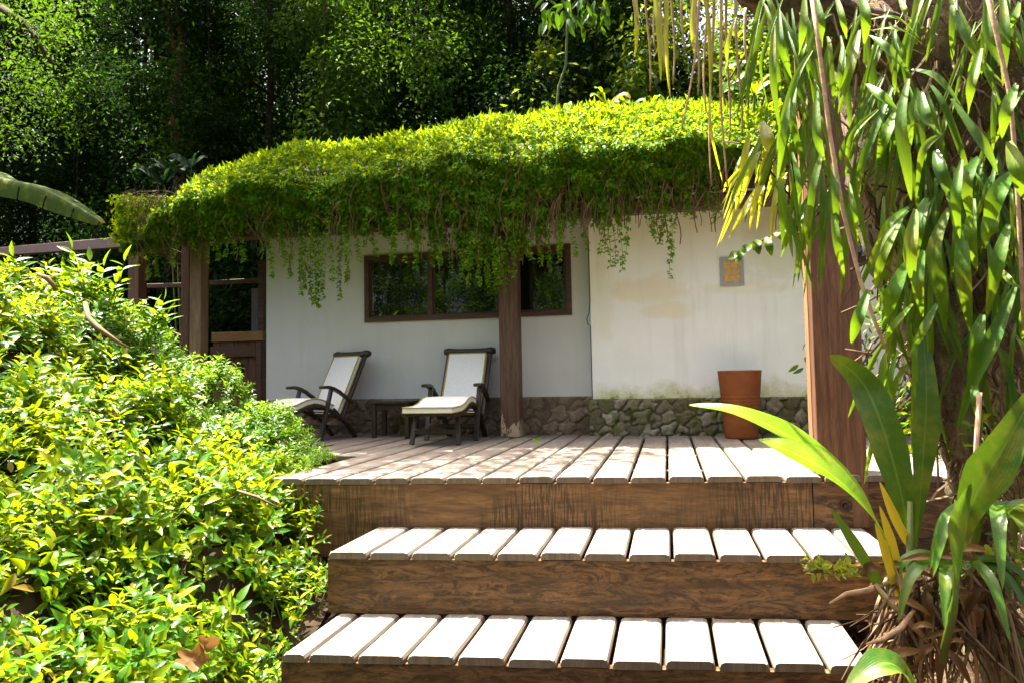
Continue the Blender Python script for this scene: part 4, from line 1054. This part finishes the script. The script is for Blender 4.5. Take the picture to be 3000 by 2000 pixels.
# canopy tree shading the left of the porch; trees facing the house, seen in the panes
ov = thing('canopy_tree', (-9.2, 6.2, -1), 'tall tree beside the house whose crown shades the left of the deck', 'tree')
MB().tube([(-9.2, 6.2, -1), (-9.1, 6.3, 2.5), (-8.9, 6.7, 5.8), (-8.0, 7.4, 8.0), (-5.6, 8.2, 9.0), (-3.4, 7.6, 9.2)], [.2, .17, .13, .09, .06, .02], 9).build('trunk', M['bark'], ov, True)
N = 7000; c = np.array([(rr.uniform(-10.2, -4.1), rr.uniform(7.8, 9.8), 8.9+rr.uniform(-.6, .8)) for _ in range(44)]+[(rr.uniform(-5.4, -2.9), rr.uniform(6.6, 8.6), 8.9+rr.uniform(-.5, .7)) for _ in range(22)])
p = c[RNG.integers(0, 66, N)]+rnd(N, .3); v, f = leaf_cloud(kite_template(.5, .1), p, rnd(N, .5), np.full(N, .17)*RNG.uniform(.7, 1.3, N)); link_mesh('crown', v, [f], M['forest_mid'], ov)
for i, (x, y, s) in enumerate(((-13, -4, .9), (-10, -6, 1.0), (-7.5, -7.5, .9), (-5, -8, 1.0), (-2.8, -7.6, .9), (-.6, -8.2, 1.0), (1.8, -7.6, .95), (4.2, -8, 1.0), (-8.8, -9.5, 1.2), (-6, -10.5, 1.2), (-3.6, -10.2, 1.2), (-1.2, -10.8, 1.2), (1, -10.3, 1.2))):
    o = put(2 if i % 2 else 3, x, y, -1.05, i*1.3, s*(.8 if x < -7 else .62)); o['label'] = 'leafy garden tree facing the house, mirrored in the long window'; o['group'] = 'garden trees mirrored in the window'

for i, (x, y) in enumerate(((-9.6, -4.6), (-7.3, -5.2), (-5.0, -4.8), (-2.8, -5.3))):
    shrub(x, y, 1.5, 4.2, 5000, M['forest_mid'], .13, 'sunlit garden bush facing the house, mirrored low in the long window')
for o in list(bpy.data.objects):
    if o.get('label', '').startswith('sunlit garden bush facing'): o['group'] = 'garden bushes mirrored in the window'
# ---- banana plant at the far left
def banana():
    c = at(-120, 520, 7.6); t = thing('banana_plant', (c[0], 7.6, 0), 'banana plant reaching one long torn leaf in at the left edge', 'banana plant')
    MB().tube([(c[0]-.1, 7.6, -1), (c[0]-.05, 7.6, 1.2), (c[0], 7.6, 2.3)], [.12, .1, .06], 10).build('stem', M['stem'], t, True)
    pts = [np.array((c[0], 7.6, 2.2)), at(-60, 405, 7.5), at(10, 412, 7.4), at(90, 430, 7.3), at(170, 470, 7.2), at(238, 512, 7.15)]
    V, Q, A, L = blade(pts, .34, lambda q: .08 if q < .14 else max(.02, min(1, (q-.12)*6)*min(1, ((1-q)*3)**.6)), 110, -.9, .1, (.1, -.75, .65), 7, .02)
    # tears along the leaf: drop single face rows near the margins
    keep = [k for k in range(len(Q)) if not (((k//6) % 13 == 5 and (k % 6) in (0, 1)) or ((k//6) % 17 == 3 and (k % 6) in (4, 5)))]
    link_mesh('leaf', V, [Q[keep]], M['banana'], t, True, {'across': A, 'along': L})
    bl = [blade([np.array((c[0], 7.6, 2.2)), np.array((c[0]-.5, 7.8, 2.7)), np.array((c[0]-1.2, 8.0, 2.3))], .4, None, 20, -.4, 0, (0, -.3, 1))]
    build_blades('leaf', bl, M['banana'], t)
banana()

# ================================================================== ORCHID TREE AT THE RIGHT
def bark_tube(pts, rad, n=40, seg=60, amp=.05, seed=0):
    P = np.array(pts, float); R = np.array(rad, float); k = len(P)
    tt = np.linspace(0, k-1, seg); Pi = np.stack([np.interp(tt, range(k), P[:, i]) for i in range(3)], 1); Ri = np.interp(tt, range(k), R)
    for _ in range(6): Pi[1:-1] = (Pi[:-2]+Pi[1:-1]*2+Pi[2:])/4
    T = np.gradient(Pi, axis=0); T /= np.linalg.norm(T, axis=1)[:, None]; u = np.array((0, 1., 0)); V = []
    r = np.random.default_rng(seed); ph = r.uniform(0, 6, 12)
    for i in range(seg):
        x = np.cross(T[i], u); x /= np.linalg.norm(x); u = np.cross(x, T[i])
        for j in range(n):
            a = 2*PI*j/n
            h = amp*(.5*math.sin(3*a+ph[0]+i*.11)+.35*math.sin(7*a+ph[1]-i*.16)+.25*math.sin(13*a+ph[2]+i*.3)*math.sin(i*.5+ph[3])+.3*math.sin(i*.37+ph[4]+2*a))+r.normal(0, amp*.14)
            V.append(Pi[i]+(x*math.cos(a)+u*math.sin(a))*(Ri[i]+h))
    q = np.array([(i*n+j, i*n+(j+1) % n, (i+1)*n+(j+1) % n, (i+1)*n+j) for i in range(seg-1) for j in range(n)])
    return np.array(V), q
def orchid_tree():
    base = at(2440, 1560, 3.25)
    t = thing('mossy_tree', (float(base[0]), 3.2, -1.05), 'thick mossy brown trunk at the right edge laden with strap leaved orchids', 'tree')
    V, q = bark_tube([np.array((base[0]+.05, 3.3, -1.2)), at(2520, 1350, 3.3), at(2440, 1050, 3.28), at(2360, 750, 3.25), at(2235, 400, 3.25), at(2150, 0, 3.25), at(2080, -400, 3.3), at(2040, -900, 3.4)], [.52, .42, .40, .42, .45, .45, .40, .3], 64, 110, .045, 2)
    link_mesh('trunk', V, [q], M['trunk'], t, True)
    V, q = bark_tube([at(2130, 160, 3.1), at(1960, 70, 2.98), at(1800, -10, 2.9), at(1640, -100, 2.85), at(1400, -220, 2.8), at(1150, -330, 2.8)], [.2, .13, .10, .08, .06, .03], 28, 60, .025, 4)
    link_mesh('limb', V, [q], M['trunk'], t, True)
    V, q = bark_tube([at(2140, 560, 2.92), at(2175, 740, 2.82), at(2182, 860, 2.78), at(2200, 1020, 2.8), at(2235, 1150, 2.85), at(2260, 1330, 2.95), at(2300, 1568, 3.0)], [.05, .055, .06, .058, .05, .07, .1], 24, 60, .012, 6)
    o = link_mesh('buttress_root', V, [q], M['trunk'], t, True)
    # canopy high overhead
    N = 900; c = np.array([(base[0]+rr.uniform(.6, 3.0), 4.2+rr.uniform(-1.2, 2.0), 5.6+rr.uniform(-.4, 1.2)) for _ in range(16)])
    p = c[RNG.integers(0, 16, N)]+rnd(N, .3); v, f = leaf_cloud(leaf_template(.4, .1, .2), p, rnd(N, .5), np.full(N, .16)*RNG.uniform(.7, 1.3, N)); link_mesh('crown', v, [f], M['forest_mid'], t)
    # aerial roots hanging from the limb
    roots = [(1477, -140, 1490, 205), (1540, -120, 1545, 190), (1600, -120, 1598, 215), (1572, -100, 1565, 130), (1612, -60, 1575, 300), (1640, -60, 1632, 430), (1655, -40, 1663, 430), (1668, -20, 1672, 330),
             (1690, 0, 1700, 310), (1520, -120, 1517, 160), (1585, -100, 1600, 120), (1450, -150, 1462, 60), (1712, 20, 1714, 210), (1498, -130, 1510, 120), (1625, -50, 1620, 260)]
    for k, (xa, ya, xb, yb) in enumerate(roots):
        Y = 2.78+rr.uniform(-.1, .1); a, b = at(xa, ya, Y), at(xb, yb, Y); n = 12; ph = rr.uniform(0, 6)
        pts = [a+(b-a)*u+np.array((.014*math.sin(u*5+ph), .02*math.sin(u*4+ph), 0))*u for u in np.linspace(0, 1, n)]
        MB().tube(pts, np.linspace(.0065, .0035, n), 6).build('aerial_root', M['palestem'], t, True)
    for pts in ([(1860, -40), (1880, 100), (1905, 300), (1935, 480), (1975, 640), (2010, 740), (2035, 800)], [(2255, -60), (2285, 60), (2320, 220), (2335, 400), (2345, 600), (2352, 760)], [(2250, 900), (2238, 1100), (2225, 1250), (2245, 1568)]):
        P = [at(x, y, 2.5) for x, y in pts]; MB().tube(P, np.linspace(.0075, .006, len(P)), 7).build('aerial_root', M['palestem'], t, True)
    # fibrous roots and dead fronds matted over the bark, tufts of moss
    mb = MB(); r2 = random.Random(21)
    for k in range(420):
        x, y = r2.uniform(1950, 2352), r2.uniform(-20, 1300); x = max(x, 1930+max(0, y-350)*.42)
        Y = 2.80+r2.uniform(-.03, .05); L = r2.uniform(40, 190); a = r2.gauss(.1, .5)
        mb.tube([at(x+math.sin(a)*L*u+r2.gauss(0, 6), y+math.cos(a)*L*u, Y-.03*math.sin(u*3)) for u in (0, .25, .5, .75, 1)], r2.uniform(.002, .006), 4, False)
    mb.build('clinging_roots', M['drywood'], t)
    N = 5200; x = RNG.uniform(1930, 2360, N); y = RNG.uniform(-20, 1560, N); k_ = (np.sin(x*.031+y*.017)*np.sin(y*.021-x*.013) > .05) & (x > 1940+np.clip(y-350, 0, 900)*.42)
    p = np.array([at(a, b, 2.83+rr.uniform(-.04, .05)) for a, b in zip(x[k_], y[k_])]); n = len(p)
    v, f = scatter(kite_template(.5, .1), p, rnd(n, .5)+np.array((0, -.6, .5)), rnd(n, .6)+np.array((0, -.6, .6)), RNG.uniform(.01, .024, n)); link_mesh('moss', v, [f], M['moss'], t)
    return t
M['moss'] = leaf_mat('moss_tuft', [(0, (.05, .07, .006)), (.6, (.12, .14, .008)), (1, (.22, .20, .02))], (.35, .4, .02), .25, .8, .15)
tree = orchid_tree()

def z3(x, y): return ((2000+x/2.24)/S, (y/2.24)/S)
def zr(x, y): return ((2200+x/2.24)/S, (600+y/2.24)/S)
A3 = [([(660, -20), (560, 250), (510, 450), (560, 700)], 30), ([(800, -40), (790, 180), (760, 370)], 70), ([(860, -60), (900, 150), (915, 320)], 80), ([(630, 60), (640, 300), (715, 520)], 66),
 ([(600, 170), (590, 500), (640, 880)], 60), ([(1000, -40), (1050, 130), (1075, 260)], 50), ([(1160, -60), (1200, 120), (1190, 300)], 84), ([(850, 330), (740, 520), (640, 880), (630, 1100)], 60), ([(740, 540), (720, 800), (820, 1160)], 65),
 ([(1160, 200), (1100, 450), (1020, 750)], 75), ([(1050, 300), (1040, 480), (1000, 660)], 60), ([(1480, 480), (1330, 320), (1220, 230)], 90, 1), ([(1500, 460), (1640, 500), (1760, 620), (1860, 750)], 80, 1), ([(1420, 740), (1300, 640), (1200, 550)], 90, 1),
 ([(1480, 520), (1430, 800), (1470, 1100), (1500, 1320)], 92), ([(1380, 560), (1280, 800), (1170, 1100), (1160, 1300)], 70), ([(1560, 600), (1590, 780), (1700, 900)], 100, 1), ([(1540, 580), (1500, 800), (1490, 1010)], 80), ([(1700, 880), (1570, 1000), (1530, 1320)], 60),
 ([(1740, -40), (1830, 200), (1930, 370), (2110, 560)], 62, 1), ([(1990, -60), (2000, 230), (2070, 400), (2140, 540)], 92), ([(2100, -40), (2110, 250), (2100, 570)], 80), ([(1960, 320), (1890, 560), (1870, 760)], 72), ([(1760, 650), (1900, 850), (2000, 1000), (2070, 1150)], 84, 1),
 ([(2150, 1140), (2050, 1300), (1990, 1580)], 130), ([(1940, 1030), (1860, 1200), (1900, 1510)], 92), ([(1830, 1050), (1790, 1300), (1820, 1570)], 74), ([(2140, 930), (2200, 1130), (2250, 1320)], 120), ([(1660, 990), (1700, 1150), (1790, 1350)], 100, 1), ([(2190, 560), (2120, 740), (2095, 910)], 90),
 ([(1280, 720), (1110, 900), (1070, 1170)], 50), ([(1390, 740), (1330, 900), (1280, 1080)], 90), ([(930, 950), (850, 1250), (830, 1580)], 60), ([(980, 1050), (1000, 1300), (1010, 1580)], 60), ([(720, 1000), (760, 1200), (770, 1420)], 52), ([(1090, 1200), (1120, 1400), (1150, 1590)], 52),
 ([(1480, 1360), (1350, 1470), (1270, 1610)], 60), ([(1600, 1300), (1540, 1500), (1520, 1760)], 100), ([(880, 600), (880, 900), (940, 1090)], 72), ([(700, 640), (660, 900), (620, 1190)], 60), ([(2210, 20), (2180, 120), (2140, 200)], 50), ([(1420, -20), (1460, 80), (1500, 150)], 46), ([(1230, 130), (1400, 120), (1560, 260)], 34), ([(1250, 200), (1400, 190), (1540, 260)], 30)]
AR = [([(530, -20), (560, 250), (615, 480)], 72), ([(380, -20), (370, 150), (388, 320)], 62), ([(1030, 40), (880, 200), (780, 400), (690, 610)], 62), ([(1000, 60), (860, 350), (815, 560)], 74), ([(1020, 380), (930, 580), (865, 820)], 112), ([(1080, 30), (1040, 300), (1065, 540)], 104), ([(1130, 300), (1090, 520), (1130, 740)], 92),
 ([(1300, 20), (1200, 300), (1250, 600), (1275, 850)], 114), ([(1380, 130), (1390, 450), (1445, 850)], 112), ([(1460, -40), (1440, 200), (1485, 440)], 84), ([(1610, -60), (1560, 150), (1535, 290)], 124), ([(1690, 130), (1610, 400), (1545, 740)], 100), ([(1730, 540), (1600, 850), (1480, 1100), (1350, 1480)], 116), ([(1520, 720), (1470, 900), (1440, 1180)], 102),
 ([(770, 560), (700, 750), (658, 910)], 92), ([(1060, 650), (930, 800), (865, 920)], 52), ([(1220, 650), (1120, 830), (1040, 990)], 72, 1), ([(960, 950), (915, 1150), (935, 1300)], 42), ([(1460, 1150), (1480, 1300), (1520, 1480)], 70), ([(1780, 700), (1790, 800), (1780, 880)], 70), ([(1640, 420), (1700, 500), (1790, 560)], 60)]
LIT = [([(440, 880), (400, 1050), (345, 1370)], 58), ([(540, 880), (450, 1100), (375, 1340)], 66), ([(480, 1240), (400, 1400), (300, 1570)], 58), ([(640, 1120), (600, 1350), (578, 1590)], 42), ([(560, 1090), (480, 1300), (438, 1520)], 50), ([(180, 560), (185, 850), (265, 1210)], 26), ([(520, 800), (560, 930), (600, 1030)], 110),
 ([(470, 1020), (300, 1200), (265, 1260)], 40), ([(700, 1060), (710, 1180), (705, 1300)], 40), ([(590, 900), (520, 1150), (500, 1390)], 44)]
LITTOP = [([(1455, -60), (1463, 60), (1458, 135)], 15), ([(1500, -60), (1515, 90), (1518, 190)], 18), ([(1535, -60), (1530, 100), (1540, 230)], 14), ([(1520, -80), (1530, 40), (1500, 140)], 12), ([(1690, 40), (1672, 100), (1668, 170)], 14), ([(1605, -60), (1628, 60), (1632, 250)], 13), ([(1600, -60), (1590, 60), (1596, 130)], 14), ([(1660, 60), (1655, 160), (1662, 260)], 10)]
def px_blade(pts, wpx, Y0, bulge=.10, lit=False, twist=None):
    n = len(pts); P = []
    for i, (x, y) in enumerate(pts):
        u = i/(n-1); P.append(at(x, y, Y0-bulge*math.sin(PI*min(1, .15+u*.75))))
    wid = wpx*S*Y0/F
    return blade(P, wid*.72, lambda q: max(.02, min(1, .32+q*1.9)*min(1, ((1-q)*2.3)**.8)), 16, random.uniform(.15, .5), random.uniform(-.5, .5) if twist is None else twist, (random.uniform(-.35, .35), -1, random.uniform(.1, .5)))
def orchids():
    items = []
    for lst, cv, sc in ((A3, z3, 1/2.24/S), (AR, zr, 1/2.24/S)):
        for it in lst:
            items.append(([cv(*p) for p in it[0]], it[1]*sc, len(it) > 2))
    cl = {}
    for pts, wpx, lit in items:
        bx, by = pts[0]; key = (int((bx-1830)//135), int((by+60)//190)); cl.setdefault(key, []).append((pts, wpx, lit))
    gname = 'strap leaved orchids on the mossy tree'
    r2 = random.Random(4)
    for key in sorted(cl):
        its = cl[key]; bx = sum(i[0][0][0] for i in its)/len(its); by = sum(i[0][0][1] for i in its)/len(its)
        c = at(bx, by, 2.8)
        t = thing('strap_leaf_orchid', tuple(c), 'clump of long drooping green strap leaves growing on the mossy trunk', 'orchid', gname)
        bl = []; bly = []
        for pts, wpx, lit in its: (bly if lit else bl).append(px_blade(pts, wpx, 2.62+r2.uniform(-.14, .10), .10, lit))
        for k in range(6+2*len(its)):                # further, deeper blades of the same clump
            x0_, y0_ = bx+r2.uniform(-55, 55), by+r2.uniform(-50, 60); L = r2.uniform(120, 270); dx = r2.uniform(-.55, .45)*L
            bl.append(px_blade([(x0_, y0_), (x0_+dx*.35, y0_+L*.35-r2.uniform(0, 35)), (x0_+dx*.8, y0_+L*.75), (x0_+dx, y0_+L)], r2.uniform(8, 19), 2.78+r2.uniform(-.08, .06), r2.uniform(.02, .12)))
        build_blades('foliage', bl, M['strap'], t)
        if bly: build_blades('lit_leaves', bly, M['strap_g'], t)  # blades marked as lit, their light carried by a separate leaf tone
        mb = MB()                                    # wiry roots gripping the bark
        for k in range(10):
            p = c+np.array((r2.uniform(-.1, .1), .05, r2.uniform(-.05, .05))); q = p+np.array((r2.uniform(-.14, .14), .03, r2.uniform(-.22, .06)))
            mb.tube([p, (p+q)/2+np.array((r2.uniform(-.03, .03), -.03, 0)), q], .004, 5, False)
        mb.build('roots', M['drywood'], t)
    t = thing('strap_leaf_orchid', tuple(at(1790, 380, 2.9)), 'sunlit yellow strap leaves hanging in front of the right wall', 'orchid', None)
    bl = [px_blade([z3(*p) for p in it[0]], it[1]/2.24/S, 2.85+r2.uniform(-.1, .1)) for it in LIT]
    for k in range(16):
        x0_, y0_ = r2.uniform(1690, 1820), r2.uniform(300, 440); L = r2.uniform(60, 150); dx = -r2.uniform(.1, .6)*L
        bl.append(px_blade([(x0_, y0_), (x0_+dx*.3, y0_+L*.3), (x0_+dx, y0_+L)], r2.uniform(7, 14), 2.95))
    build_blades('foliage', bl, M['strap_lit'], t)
    t = thing('hanging_orchid', tuple(at(1540, -60, 2.8)), 'sunlit yellow ribbon leaves dangling among the aerial roots against the bright sky', 'orchid')
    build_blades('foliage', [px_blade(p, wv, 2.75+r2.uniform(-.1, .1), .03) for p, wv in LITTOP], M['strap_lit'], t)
M['strap_g'] = leaf_mat('green_strap_leaf', [(0, (0.0450, 0.1275, 0.0090)), (1, (0.0675, 0.1650, 0.0120))], (0.2250, 0.3750, 0.0150), .35, .28, .5, True, (0.0750, 0.1650, 0.0225))
orchids()
def dark_twig():
    t = thing('leafy_twig', tuple(at(1760, 540, 3.6)), 'dark leafy twig hanging across the stained wall above the plaque', 'twig')
    pts = [at(x, y, 3.6) for x, y in ((1850, 480), (1800, 525), (1755, 550), (1715, 575), (1682, 600))]
    MB().tube(pts, .004, 5, False).build('stem', M['brownstem'], t)
    lv = [((1825, 512), (1805, 530)), ((1800, 530), (1830, 540)), ((1760, 545), (1772, 590)), ((1745, 552), (1730, 575)), ((1728, 562), (1700, 585)), ((1712, 570), (1690, 605)), ((1700, 580), (1672, 596)), ((1780, 535), (1800, 552)), ((1735, 560), (1745, 585)), ((1815, 520), (1790, 512)), ((1835, 495), (1850, 520))]
    bl = [blade([at(*a, 3.6), at((a[0]+b[0])/2, (a[1]+b[1])/2-3, 3.55), at(*b, 3.58)], .04, lambda q: max(.03, math.sin(PI*min(1, q*.9+.08))), 7, .2) for a, b in lv]
    build_blades('foliage', bl, M['broad'], t)
dark_twig()

def big_orchid():
    base = at(2080, 1350, 2.55); t = thing('broad_leaf_orchid', tuple(base), 'large orchid with broad upright leaves and bright arching leaves beside the steps', 'orchid')
    lance = lambda q: max(.05, min(1, .10+max(0, q-.28)*2.6)*min(1, ((1-q)*2.8)**.7)) if q > .28 else .10
    def bl(pts, wid, prof=lance, fold=.25, tw=0, face=(0, -1, .3), n=26, wave=.05): return blade([at(*p) for p in pts], wid, prof, n, fold, tw, face, 7, wave)
    # bright arching leaves reaching over the tread
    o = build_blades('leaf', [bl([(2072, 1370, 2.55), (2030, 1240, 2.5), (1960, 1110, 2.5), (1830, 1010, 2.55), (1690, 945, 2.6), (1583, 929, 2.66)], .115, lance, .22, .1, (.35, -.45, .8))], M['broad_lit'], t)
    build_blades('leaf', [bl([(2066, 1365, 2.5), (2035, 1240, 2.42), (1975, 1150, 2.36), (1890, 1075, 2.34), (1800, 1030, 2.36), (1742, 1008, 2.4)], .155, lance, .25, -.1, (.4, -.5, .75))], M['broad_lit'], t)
    # dark upright leaves
    build_blades('leaf', [bl([(2092, 1340, 2.6), (2088, 1230, 2.6), (2062, 1100, 2.6), (2020, 960, 2.62), (1975, 870, 2.66), (1905, 815, 2.6)], .108, lambda q: max(.06, min(1, .12+max(0, q-.12)*2.4)*min(1, ((1-q)*3.4)**.55)), .32, .25, (-.15, -1, .2))], M['broad'], t)
    build_blades('leaf', [bl([(2095, 1380, 2.62), (2105, 1250, 2.6), (2118, 1080, 2.6), (2128, 900, 2.6), (2118, 740, 2.66)], .085, lance, .3, .1)], M['broad'], t)
    build_blades('leaf', [bl([(2190, 1420, 2.4), (2205, 1280, 2.36), (2235, 1150, 2.3), (2310, 1020, 2.25), (2400, 860, 2.25)], .12, lance, .25, -.2, (-.3, -1, .25))], M['broad'], t)
    build_blades('leaf', [bl([(2160, 1490, 2.35), (2195, 1330, 2.3), (2198, 1200, 2.3), (2230, 1110, 2.28)], .05, lance, .3)], M['strap_g'], t)
    build_blades('leaf', [bl([(2040, 1390, 2.5), (2000, 1310, 2.45), (1950, 1230, 2.42), (1908, 1165, 2.42)], .035, None, .3)], M['strap_g'], t)
    build_blades('leaf', [bl([(2110, 1600, 2.2), (2060, 1530, 2.15), (2010, 1530, 2.12), (1940, 1585, 2.1)], .085, None, .3, 0, (0, -.5, .9))], M['broad'], t)
    for pts in ([(2062, 1370, 2.5), (2040, 1290, 2.46), (2010, 1200, 2.44)], [(2070, 1365, 2.52), (2050, 1260, 2.5), (2020, 1160, 2.48)], [(2100, 1270, 2.58), (2060, 1200, 2.55), (2020, 1105, 2.52)]):
        build_blades('yellow_leaf', [bl(pts, .03, None, .4)], M['yellow'], t)
    # flower spike
    mb = MB(); mb.tube([at(2045, 1290, 2.5), at(1990, 1298, 2.46), at(1945, 1312, 2.42), at(1845, 1310, 2.38)], .005, 6); mb.build('flower_stem', M['brownstem'], t, True)
    N = 70; p = np.array([at(rr.uniform(1838, 1952), 1300+rr.gauss(0, 9), 2.4+rr.uniform(-.03, .03)) for _ in range(N)])
    v, f = scatter(leaf_template(.6, .25, .5), p, rnd(N), rnd(N), RNG.uniform(.022, .042, N)); link_mesh('flower_spike', v, [f], M['strap_lit'], t)
    # root mass
    mb = MB(); r2 = random.Random(12)
    for k in range(230):
        x, y = r2.uniform(2030, 2300), r2.uniform(1290, 1420); L = r2.uniform(60, 300); a = r2.gauss(.1, .55)
        Y = 2.62+r2.uniform(-.14, .12); pts = []
        for j in range(6):
            u = j/5; pts.append(at(x+math.sin(a)*L*u+r2.gauss(0, 5)*u, y+math.cos(a)*L*u+r2.gauss(0, 4), Y-.05*math.sin(u*3)))
        mb.tube(pts, np.linspace(r2.uniform(.004, .009), .002, 6), 5, False)
    mb.build('root_mass', M['drywood'], t)
    bd = []
    for k in range(46):
        x, y = r2.uniform(2020, 2290), r2.uniform(1240, 1540); L = r2.uniform(40, 110); a = r2.uniform(-1.8, 1.8); Y = 2.5+r2.uniform(-.1, .12)
        bd.append(blade([at(x, y, Y), at(x+math.sin(a)*L*.5, y+math.cos(a)*L*.4-8, Y-.03), at(x+math.sin(a)*L, y+math.cos(a)*L, Y)], r2.uniform(.012, .03), None, 8, .6, r2.uniform(-1, 1)))
    build_blades('dead_leaves', bd, M['dry'], t)
    for pts in ([(2060, 1330, 2.5), (1990, 1355, 2.45), (1945, 1362, 2.42), (1905, 1385, 2.4)], [(2100, 1400, 2.45), (2070, 1440, 2.4), (2030, 1465, 2.38), (1990, 1478, 2.36)], [(2160, 1230, 2.6), (2185, 1200, 2.58), (2215, 1185, 2.58), (2228, 1150, 2.6)], [(2010, 1340, 2.45), (2060, 1400, 2.45), (2130, 1470, 2.48)]):
        MB().tube([at(*p) for p in pts], [.006, .009, .007, .003][:len(pts)], 7).build('dry_stalk', M['palestem'], t, True)
    mb = MB(); mb.tube([at(2090, 1150, 2.58), at(2090, 1300, 2.55), at(2075, 1400, 2.55)], [.009, .012, .012], 8); mb.tube([at(2200, 1260, 2.34), at(2190, 1400, 2.35), at(2165, 1520, 2.4)], [.01, .012, .01], 8); mb.build('petiole', M['stem'], t, True)
big_orchid()
def bromeliad(c, n, L, label, seed):
    r2 = random.Random(seed); t = thing('bromeliad', tuple(c), label, 'bromeliad'); bl = []
    for k in range(n):
        a = k*2.4+r2.uniform(-.3, .3); d = np.array((math.cos(a), math.sin(a)*.6-.35, 0)); l = L*r2.uniform(.75, 1.15)
        bl.append(blade([c, c+d*l*.35+np.array((0, 0, l*.3)), c+d*l*.75+np.array((0, 0, l*.12)), c+d*l+np.array((0, 0, -l*.45))], L*.17, None, 14, .4, 0, (0, -.4, 1)))
    build_blades('foliage', bl, M['strap_g'], t)
bromeliad(at(2290, 1210, 2.5), 15, .24, 'green bromeliad rosette on the mossy trunk at lower right', 2)
bromeliad(at(2190, 1330, 2.5), 9, .22, 'small drooping green rosette left of the bromeliad above the dry roots', 5)
# low creeping leaves on the trunk foot
def creeper():
    N = 130; c = at(2300, 1350, 2.6); t = thing('creeping_fern', tuple(c), 'tiny leafy creeper scattered on the trunk foot at the right', 'creeper')
    p = np.array([at(rr.choice((rr.gauss(2270, 35), rr.gauss(2240, 30), rr.gauss(2330, 20))), rr.choice((rr.gauss(1010, 25), rr.gauss(1400, 70), rr.gauss(1300, 40))), 2.62+rr.uniform(-.06, .06)) for _ in range(N)])
    v, f = scatter(leaf_template(.55, .15, .2), p, rnd(N, .7)+np.array((0, -.3, -.2)), rnd(N, .5)+np.array((0, -.8, .6)), RNG.uniform(.025, .055, N)); link_mesh('foliage', v, [f], M['hedge'], t)
creeper()
